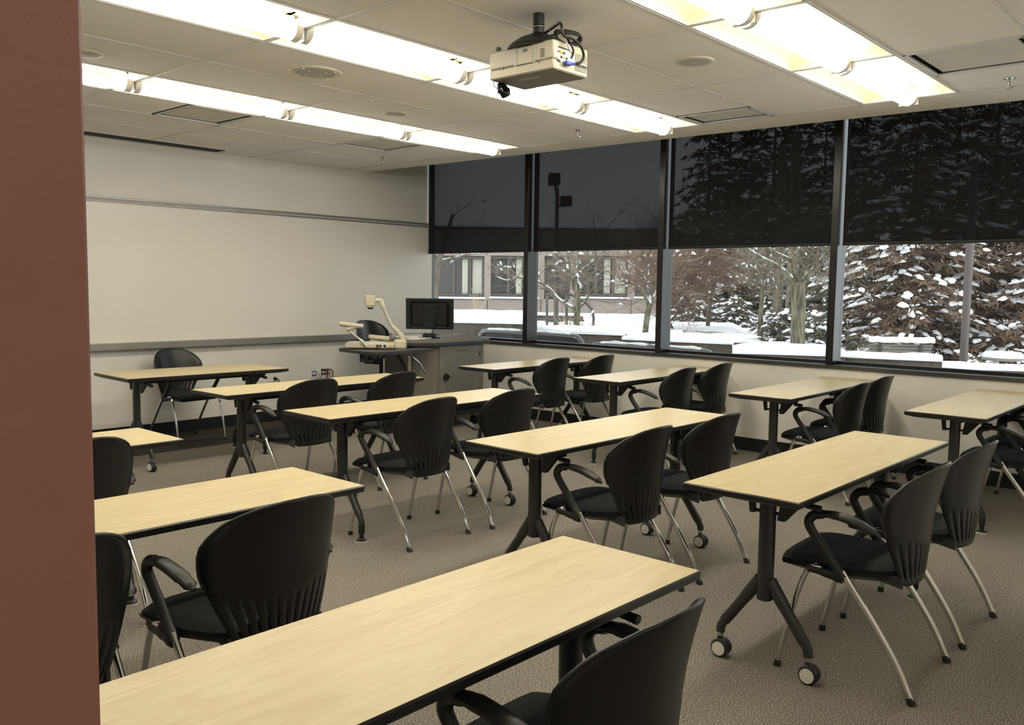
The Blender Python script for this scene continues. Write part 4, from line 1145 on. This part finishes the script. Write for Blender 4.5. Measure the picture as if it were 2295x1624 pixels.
# slatted bench seen from behind
BN0 = world(2012, 15.2, -.12)
BN = empty('park_bench', BN0.to_tuple(), math.atan2(rth.y, rth.x) + math.radians(-4)); tag(BN, 'weathered slatted bench with snow along its back', 'bench')
hw_ = .535
for k in range(7):
    z = .46 + k*.052
    MB().bbox(-hw_+.01*k*0, hw_, -.02-.012*k, .0-.012*k, z, z+.040, .005).build('back_slat', 'greybench', BN, smooth=None)
for k in range(5):
    MB().bbox(-hw_, hw_, .03+.085*k, .10+.085*k, .40, .43, .005).build('seat_slat', 'greybench', BN, smooth=None)
for s_ in (-1, 1):
    MB().bbox(s_*.34-.03, s_*.34+.03, -.05, -.005, -.26, .46, .004).build('leg', 'rail', BN, smooth=None)
    MB().bbox(s_*.34-.03, s_*.34+.03, .36, .42, -.26, .40, .004).build('leg', 'rail', BN, smooth=None)
    MB().prism([(-.045, .44), (-.125, .84), (-.105, .84), (-.02, .44)], s_*.34-.03, s_*.34+.03, 'x').build('back_strap', 'panel_edge', BN, smooth=None)
rows = []
for k in range(15):
    x = -hw_-.02 + (2*hw_+.04)*k/14; j = random.uniform(-.01, .012)
    rows.append([Vector((x, -.13, .79+j)), Vector((x, -.14, .85+j)), Vector((x, -.08, .89+j)), Vector((x, .0, .86+j)), Vector((x, .04, .80))])
fixnormals(MB().grid(rows).build('snow', 'snow2', BN, 70))
MB().bbox(-hw_, hw_, .02, .47, .43, .52, .03).build('seat_snow', 'snow2', BN)

# round picnic table and stools
def stool(px, D, top, r_, name, lab, cat, thick, grp=None):
    p = world(px, D, -.36)
    o = empty(name, p.to_tuple()); tag(o, lab, cat, grp)
    MB().lathe([(.055, 0), (.055, top-.05)], 14).build('pedestal', 'stone', o)
    MB().lathe([(r_*.9, top-.05), (r_, top-.04), (r_, top), (r_*.98, top+.003)], 28).build('top', 'greybench', o, 35)
    MB().lathe([(r_*.99, top+.001), (r_*1.0, top+thick*.6), (r_*.86, top+thick), (.01, top+thick*1.1)], 28).build('snow_pad', 'snow2', o, 60)
stool(2246, 15.6, .76, .33, 'picnic_table', 'round stone picnic table carrying a thick disc of snow', 'table', .10)
stool(2196, 15.2, .50, .135, 'stone_stool', 'round stone stool with little snow next to the picnic table', 'stool', .02, 'stone stools')
stool(2226, 16.0, .60, .13, 'stone_stool', 'round snowy stone stool tight against the picnic table', 'stool', .07, 'stone stools')
stool(2270, 14.9, .50, .16, 'stone_stool', 'round snowy stone stool on the window side of the picnic table', 'stool', .08, 'stone stools')

# patio seats close to the glass
def patio(pl, pr, yl, yr, X, lab):
    a = at_x(pl, yl, X); b = at_x(pr, yr, X)
    w_ = abs(a.y-b.y)/2; zt = (a.z+b.z)/2 + .27
    o = empty('patio_seat', (X, (a.y+b.y)/2, -.30)); tag(o, lab, 'seat', 'metal patio seats outside the windows')
    r_ = .16
    pts = [(.12, -w_, .02), (.02, -w_, zt-r_*1.2), (0, -w_+r_*.3, zt-r_*.3), (0, -w_+r_, zt), (0, 0, zt+.01), (0, w_-r_, zt), (0, w_-r_*.3, zt-r_*.3), (.02, w_, zt-r_*1.2), (.12, w_, .02)]
    MB().tube(smoothpath(pts, 4), .028, 10).build('back_frame', 'patio_chair', o, 60)
    MB().tube([(.05, -w_+.02, zt-.40), (.05, w_-.02, zt-.40)], .018, 8).build('cross_bar', 'patio_chair', o)
    MB().bbox(.02, .035, -w_+.03, -w_*.05-.02, zt-.40, zt-.03, .004).build('sling', 'patio_mesh', o, smooth=None)
    MB().bbox(.02, .035, w_*.05+.02, w_-.03, zt-.40, zt-.03, .004).build('sling', 'patio_mesh', o, smooth=None)
    MB().bbox(.06, .62, -w_+.04, w_-.04, .42, .45, .008).build('seat', 'patio_mesh', o)
    for s_ in (-1, 1):
        MB().tube(smoothpath([(.60, s_*w_, .02), (.62, s_*w_, .40), (.58, s_*w_, .62), (.30, s_*w_, .66), (.03, s_*w_, .66)], 4), .022, 8).build('arm_frame', 'patio_chair', o, 60)
    n_ = 16; rows = []
    for k in range(n_+1):
        t_ = -1+2*k/n_; y = t_*(w_-r_*.55); j = random.uniform(-.006, .010)
        zz = zt + .026 - (abs(t_) > .86)*(abs(t_)-.86)*.35
        rows.append([Vector((-.026, y, zz-.010)), Vector((-.020, y, zz+.006+j)), Vector((0, y, zz+.016+j)), Vector((.03, y, zz+.010+j)), Vector((.036, y, zz-.008))])
    fixnormals(MB().grid(rows).build('snow', 'snow2', o, 70))
patio(1074, 1306, 737, 745, 8.75, 'snow topped patio seat outside the glass behind the lectern')
patio(1322, 1604, 768, 777, 8.6, 'snow topped patio seat outside between the second and third window')
patio(1628, 1908, 799, 815, 8.55, 'snow topped patio seat outside below the big forked tree')
patio(1948, 2180, 829, 843, 8.5, 'snow topped patio seat outside in front of the slatted bench')
patio(2206, 2440, 846, 862, 8.5, 'snow topped patio seat outside in front of the picnic table')

# ------------------------------------------------------------------ bare trees
def bare_tree(lab, D, trunk, limbs, seed, ntwig, twig_len, tw='twig', bark='bark', snow=.7, spread=.5, depthj=.5, levels=2):
    rnd = random.Random(seed)
    s_ = pxm(D)
    base = horiz(trunk[0][0], trunk[0][1], D)
    base.z -= .25
    o = empty('bare_tree', base.to_tuple()); tag(o, lab, 'tree')
    def P(x, y, dd=0): return horiz(x, y, D+dd) - base
    tp = [Vector((P(trunk[0][0], trunk[0][1]).x, P(trunk[0][0], trunk[0][1]).y, -.1))] + [P(x, y) for x, y, w_ in trunk]
    tr_ = [trunk[0][2]*.5*s_*1.15] + [w_*.5*s_ for x, y, w_ in trunk]
    MB().tube(tp, tr_, 14).build('trunk', bark, o, 70)
    lm = MB(); sn = MB(); segs = []
    for li in limbs:
        dd = 0; slope = rnd.uniform(-depthj, depthj)
        pts = []; rad = []
        for i, (x, y, w_) in enumerate(li):
            pts.append(P(x, y, slope*i)); rad.append(w_*.5*s_)
        pp = smoothpath(pts, 3); n_ = len(pp)
        rr_ = [rad[min(len(rad)-1, int(i/(n_-1)*(len(rad)-1)))]*(1-(i/(n_-1)*(len(rad)-1) % 1)) + rad[min(len(rad)-1, int(i/(n_-1)*(len(rad)-1))+1)]*(i/(n_-1)*(len(rad)-1) % 1) for i in range(n_)]
        lm.tube(pp, rr_, 8)
        segs.append((pp, rr_))
        run = []
        for i in range(n_-1):
            d = (pp[i+1]-pp[i]).normalized()
            if abs(d.z) < .86 and rnd.random() < snow: run.append(i)
            elif run:
                ii = run + [run[-1]+1]
                sn.tube([pp[q] + Vector((0, 0, rr_[q]*.75)) for q in ii], [max(.012, rr_[q]*.8)*rnd.uniform(.7, 1.15) for q in ii], 7, flat=(.75, 1.0)); run = []
        if run:
            ii = run + [run[-1]+1]
            sn.tube([pp[q] + Vector((0, 0, rr_[q]*.75)) for q in ii], [max(.012, rr_[q]*.8)*rnd.uniform(.7, 1.15) for q in ii], 7, flat=(.75, 1.0))
    if lm.v: lm.build('limbs', bark, o, 70)['kind'] = 'stuff'
    tm = MB()
    def twig(p, d, L_, r_, lev):
        n_ = 3; pts = [p]; 
        for k in range(n_):
            d = (d + Vector((rnd.uniform(-1, 1), rnd.uniform(-1, 1), rnd.uniform(-.7, .9)))*.33).normalized()
            pts.append(pts[-1] + d*(L_/n_))
        tm.tube(pts, [r_, r_*.8, r_*.6, r_*.35], 3, caps=False)
        if snow and rnd.random() < snow*.16 and lev:
            q = rnd.choice(pts[1:]); sz = rnd.uniform(.015, .04)
            sn.tube([q-d*sz, q+Vector((0, 0, sz*.5)), q+d*sz*1.5], [sz*.3, sz*.7, sz*.25], 5)
        if lev > 0:
            for k in range(3):
                twig(rnd.choice(pts[1:]), (d + Vector((rnd.uniform(-1, 1), rnd.uniform(-1, 1), rnd.uniform(-.6, .9)))*.9).normalized(), L_*.62, r_*.6, lev-1)
    for k in range(ntwig):
        pp, rr_ = rnd.choice(segs); i = int(rnd.uniform(.35, 1)*(len(pp)-1))
        d = (Vector((rnd.uniform(-1, 1), rnd.uniform(-1, 1), rnd.uniform(-.3, 1)))).normalized()
        twig(pp[i], d, twig_len*rnd.uniform(.5, 1.2), max(.005, min(.012, rr_[i]*.6)), levels)
    if tm.v: tm.build('twigs', tw, o, None)['kind'] = 'stuff'
    if sn.v: sn.build('branch_snow', 'snow2', o, 70)['kind'] = 'stuff'
    return o
bare_tree('tall ridged trunk beside the whiteboard edge', 17.5, [(972, 690, 20), (974, 640, 19), (976, 600, 20), (979, 575, 22)],
          [[(976, 590, 14), (968, 560, 12), (960, 520, 9), (955, 470, 7)], [(980, 590, 14), (992, 560, 11), (1003, 520, 9), (1015, 480, 6)], [(985, 585, 6), (1020, 577, 4), (1055, 570, 3), (1075, 568, 2)]], 1, 20, .5, 'twig2', depthj=.2)
bare_tree('small bare tree with snow lined low limbs by the lamp post', 17.6, [(1292, 738, 15), (1293, 705, 14), (1296, 675, 13), (1292, 650, 12)],
          [[(1290, 692, 9), (1270, 682, 8), (1250, 668, 7), (1238, 652, 6), (1216, 636, 6), (1185, 622, 5), (1160, 622, 4), (1135, 628, 3), (1110, 618, 2)],
           [(1292, 655, 10), (1285, 640, 8), (1288, 625, 8), (1305, 605, 8), (1325, 592, 6), (1336, 575, 5), (1332, 555, 4), (1338, 520, 3)],
           [(1295, 660, 9), (1302, 645, 8), (1296, 632, 6), (1290, 610, 5), (1298, 585, 4), (1305, 560, 3)],
           [(1298, 690, 6), (1312, 675, 4), (1325, 650, 3), (1330, 620, 2)], [(1285, 640, 5), (1276, 615, 4), (1278, 590, 3), (1270, 560, 2)]], 2, 120, .62, 'twig2', 'bark_green', snow=.8, depthj=.25)
bare_tree('leaning bare tree with forked snowy branches near the third window', 17.0, [(1446, 748, 13), (1449, 720, 13), (1452, 700, 13), (1458, 680, 12)],
          [[(1456, 690, 9), (1444, 660, 7), (1430, 642, 6), (1410, 632, 5), (1396, 628, 3)], [(1457, 684, 9), (1455, 655, 7), (1448, 635, 6), (1440, 610, 4), (1420, 595, 3), (1400, 580, 2)],
           [(1459, 684, 9), (1468, 660, 8), (1476, 640, 7), (1490, 620, 6), (1500, 600, 4)], [(1470, 650, 7), (1462, 625, 5), (1455, 600, 4), (1445, 570, 3), (1440, 540, 2)],
           [(1455, 600, 4), (1470, 605, 3), (1490, 603, 3)], [(1448, 570, 3), (1458, 560, 3), (1465, 540, 2)]], 3, 150, .60, 'twig', 'bark_green', snow=.8, depthj=.25)
bare_tree('slender bare tree with brown twigs on the far lawn', 22, [(1587, 714, 9), (1590, 690, 9), (1594, 665, 9), (1598, 650, 8)],
          [[(1596, 655, 6), (1590, 630, 5), (1575, 605, 4), (1560, 580, 3), (1545, 550, 2)], [(1598, 652, 6), (1606, 630, 4), (1620, 600, 4), (1635, 570, 3), (1650, 540, 2)], [(1597, 655, 5), (1600, 620, 4), (1598, 590, 3), (1604, 550, 2)],
           [(1590, 660, 5), (1565, 640, 3), (1535, 625, 3), (1505, 615, 2)], [(1600, 655, 5), (1625, 640, 3), (1650, 632, 2), (1670, 618, 2)]], 4, 320, .95, 'twig', snow=.5, depthj=.4)
bare_tree('bare tree with dense rust coloured twigs beside the third mullion', 20, [(1508, 740, 8), (1500, 722, 7), (1496, 700, 6), (1492, 680, 6)],
          [[(1500, 722, 5), (1515, 705, 4), (1530, 690, 3), (1540, 678, 2)], [(1496, 700, 5), (1520, 670, 4), (1545, 640, 3), (1575, 615, 2)], [(1494, 690, 5), (1500, 650, 4), (1520, 610, 3), (1530, 570, 2)], [(1494, 690, 4), (1480, 650, 3), (1490, 600, 3), (1500, 560, 2)], [(1495, 690, 4), (1530, 655, 3), (1560, 600, 2), (1570, 560, 2)]], 5, 300, .85, 'twig', snow=.4, depthj=.4)
bare_tree('short pollarded tree with snow in its forks before the hedge', 19, [(1704, 718, 11), (1706, 690, 10), (1708, 660, 10), (1710, 640, 9)],
          [[(1709, 645, 6), (1704, 625, 5), (1697, 605, 4), (1692, 588, 3)], [(1710, 642, 6), (1718, 625, 5), (1724, 615, 4), (1738, 610, 3)], [(1709, 650, 5), (1690, 640, 4), (1672, 628, 3)], [(1712, 640, 5), (1722, 655, 3), (1740, 640, 3)]], 6, 90, .5, 'twig2', 'bark_green', snow=.9, depthj=.2)
bare_tree('big forked tree with a thick snow covered limb', 15.2, [(1788, 792, 34), (1788, 740, 32), (1790, 690, 32), (1789, 650, 32), (1788, 632, 34)],
          [[(1782, 640, 20), (1762, 616, 15), (1735, 596, 14), (1710, 583, 13), (1685, 568, 12), (1655, 548, 11), (1610, 520, 8), (1560, 495, 5)],
           [(1786, 635, 18), (1782, 605, 15), (1781, 580, 14), (1795, 560, 11), (1812, 535, 8), (1825, 490, 5)], [(1797, 635, 16), (1812, 618, 12), (1832, 595, 11), (1852, 570, 10), (1875, 545, 8), (1900, 500, 5)],
           [(1790, 630, 12), (1798, 605, 15), (1800, 585, 16), (1808, 560, 12), (1815, 530, 9), (1810, 480, 6)], [(1782, 590, 9), (1760, 578, 9), (1735, 565, 7), (1710, 545, 5), (1690, 510, 4)],
           [(1806, 628, 4), (1825, 632, 3), (1850, 640, 2), (1862, 642, 2)], [(1800, 590, 8), (1820, 575, 6), (1835, 555, 5), (1840, 520, 3)]], 7, 130, .7, 'twig2', 'bark_green', snow=.85, depthj=.15)
for k, (x, D, w_) in enumerate(((1737, 27, 20), (1768, 25, 26))):
    p = world(x, D, .4)
    t_ = empty('pine_tree', p.to_tuple())
    tag(t_, ['brown tree trunk behind the pollarded tree', 'broad grey green tree trunk just behind the big forked tree'][k], 'tree')
    MB().tube([(0, 0, -.1), (.02, 0, 2), (0, .05, 5.5)], [w_*.5*pxm(D)*1.05, w_*.5*pxm(D), w_*.4*pxm(D)], 14).build('bark', ['bark', 'bark_green'][k], t_, 70)

# ------------------------------------------------------------------ conifers and shrubs
def conifer(lab, px, D, z0, Hh, Rr, seed, needle='needle', snowp=.5, tiers=15, per=8, name='conifer', cat='conifer', low=.06, grp=None, dens=1.0, sz=1.0):
    rnd = random.Random(seed)
    p = world(px, D, z0)
    o = empty(name, p.to_tuple()); tag(o, lab, cat, grp)
    if Hh > 2: MB().tube([(0, 0, -.1), (0, 0, Hh*.5), (0, 0, Hh*.97)], [Rr*.05, Rr*.035, .01], 10).build('trunk', 'bark', o, 70)
    nd = MB(); sn = MB(); br = MB()
    step = .26*sz
    for t_ in range(tiers):
        h = low + (1-low)*(t_/tiers)**1.0
        L_ = Rr*(1-h)**.75 + .15
        for k in range(per):
            a = 2*math.pi*(k/per) + rnd.uniform(-.4, .4) + t_*.7
            z = Hh*h + rnd.uniform(-.5, .5)*Hh/tiers
            n_ = max(2, int(L_/step*dens)); dl = L_*rnd.uniform(.75, 1.1)
            pts = []
            for i in range(n_+1):
                q = i/n_
                pts.append(Vector((math.cos(a)*dl*q, math.sin(a)*dl*q, z - dl*.32*q**1.5 + .10*dl*q)))
            br.tube([pts[0], pts[len(pts)//2], pts[-1]], [.02, .014, .006], 3, caps=False)
            for i in range(1, n_+1):
                c = pts[i] + Vector((rnd.uniform(-.1, .1), rnd.uniform(-.1, .1), rnd.uniform(-.05, .05)))*sz
                d0 = Vector((math.cos(a), math.sin(a), -.25))
                side = Vector((-math.sin(a), math.cos(a), 0))
                wd = (.10 + .22*(1-i/n_))*sz*1.3
                for q in range(int(12*dens)):
                    dd = (d0*rnd.uniform(.3, 1) + side*rnd.uniform(-1.1, 1.1) + Vector((0, 0, rnd.uniform(-.75, .1)))).normalized()
                    s0 = c + side*rnd.uniform(-wd, wd)
                    l2 = rnd.uniform(.12, .30)*sz
                    nrm_ = dd.cross(Vector((rnd.uniform(-1, 1), rnd.uniform(-1, 1), rnd.uniform(-1, 1)))).normalized()*.030*sz
                    nd.add([s0+nrm_, s0-nrm_, s0+dd*l2], [(0, 1, 2)])
                if rnd.random() < snowp*(.25 + .75*i/n_):
                    ct0 = c + side*rnd.uniform(-wd, wd)*.7 + Vector((0, 0, .04*sz))
                    for rep in range(rnd.choice((2, 3, 4))):
                        ct = ct0 + side*rnd.uniform(-.16, .16)*sz + d0*rnd.uniform(-.14, .14)*sz; ll = rnd.uniform(.05, .135)*sz
                        dv = (d0 + side*rnd.uniform(-.9, .9)).normalized()
                        sn.tube([ct-dv*ll, ct-dv*ll*.4+Vector((0, 0, ll*.2)), ct+dv*ll*.4+Vector((0, 0, ll*.1)), ct+dv*ll*1.1], [.02*sz, ll*.62, ll*.52, .012*sz], 6, flat=(.55, 1.0))
    nd.build('foliage', needle, o, None)['kind'] = 'stuff'
    br.build('branches', 'bark', o, None)['kind'] = 'stuff'
    if sn.v: sn.build('foliage_snow', 'snow2', o, 60)['kind'] = 'stuff'
    return o
conifer('broad brown conifer loaded with snow behind the slatted bench', 2030, 19.5, -.30, 6.2, 2.6, 21, snowp=.60, tiers=17, per=9)
conifer('snow loaded brown conifer behind the steel column', 2205, 20.5, -.30, 6.6, 2.3, 22, snowp=.55, tiers=17, per=9)
conifer('tall brown conifer behind the picnic table', 2345, 19, -.30, 6.5, 2.4, 23, snowp=.5, tiers=16, per=9)
conifer('rusty conifer farther behind the steel column', 2120, 25, .0, 8.5, 2.8, 24, snowp=.18, tiers=18, per=8)
conifer('grey green conifer just right of the fourth mullion', 1918, 23, .0, 8.0, 1.9, 25, 'needle_g', snowp=.5, tiers=18, per=8)
hd_l = ['dark hedge conifer at the left end of the tree line', 'dark hedge conifer behind the slender bare tree', 'dark hedge conifer between the bare trees', 'dark hedge conifer behind the pollarded tree',
        'dark hedge conifer beside the broad trunk', 'dark hedge conifer behind the big forked tree', 'dark hedge conifer behind the fourth mullion', 'brown hedge conifer behind the bench conifer', 'brown hedge conifer at the end of the tree line']
for k, x in enumerate((1575, 1620, 1668, 1718, 1770, 1830, 1890, 2260, 2420)):
    conifer(hd_l[k], x, 36 + (k % 3)*1.5, .5, 9 + (k % 2), 2.1, 40+k, 'needle_g' if k < 7 else 'needle', snowp=.14, tiers=17, per=8, low=.01, sz=1.35, grp='tree line')
sh_l = [('snowy evergreen shrub at the foot of the pollarded tree', 1745, 18.5, .50, .62, .5), ('wide snowy evergreen shrub beside the big trunk', 1830, 18.0, .35, .85, .75), ('low snowy evergreen shrub on the far lawn', 1640, 25, .55, .8, .9),
        ('low snowy evergreen shrub beside the slender tree', 1555, 25, .55, .9, .9), ('snowy evergreen shrub right of the fourth mullion', 1925, 17.5, -.1, .9, .6), ('small snowy shrub before the conifers', 2075, 16.5, -.36, .55, .5),
        ('snow capped young evergreen left of the steel column base', 2118, 16.2, -.36, .6, .35), ('snow capped young evergreen right of the steel column', 2196, 16.5, -.36, .75, .42), ('round snowy shrub behind the stools', 2270, 17, -.36, .9, .6)]
for k, (lab, x, D, z, h, r_) in enumerate(sh_l):
    conifer(lab, x, D, z, h, r_, 70+k, 'needle_g' if k < 5 else 'needle', snowp=.75, tiers=5, per=8, name='shrub', cat='shrub', low=.02, sz=.7)
# twiggy yellow shrub and dry grass tufts
def tuft(lab, px, D, z, n_, h, sp, m_, seed, name='grass_tuft', cat='grass'):
    rnd = random.Random(seed); p = world(px, D, z)
    mb = MB()
    for k in range(n_):
        a = rnd.uniform(0, 6.283); l = rnd.uniform(.5, 1)*h; q = rnd.uniform(.2, 1)*sp
        mb.tube([(math.cos(a)*.05, math.sin(a)*.05, 0), (math.cos(a)*q*.5, math.sin(a)*q*.5, l*.6), (math.cos(a)*q, math.sin(a)*q, l)], [.006, .005, .002], 3, caps=False)
    o = mb.build(name, m_, None, None, p.to_tuple()); tag(o, lab, cat); return o
tuft('dry straw grass tuft below the building ledge', 1068, 17, .98, 14, .55, .38, 'grass', 1)
tuft('dry straw grass tuft beside the tree with low limbs', 1272, 17.9, .50, 40, .55, .4, 'grass', 2)
tuft('twiggy ochre shrub at the foot of the tree with low limbs', 1318, 17.3, .50, 90, .40, .40, 'grass', 3, 'twiggy_shrub', 'shrub')
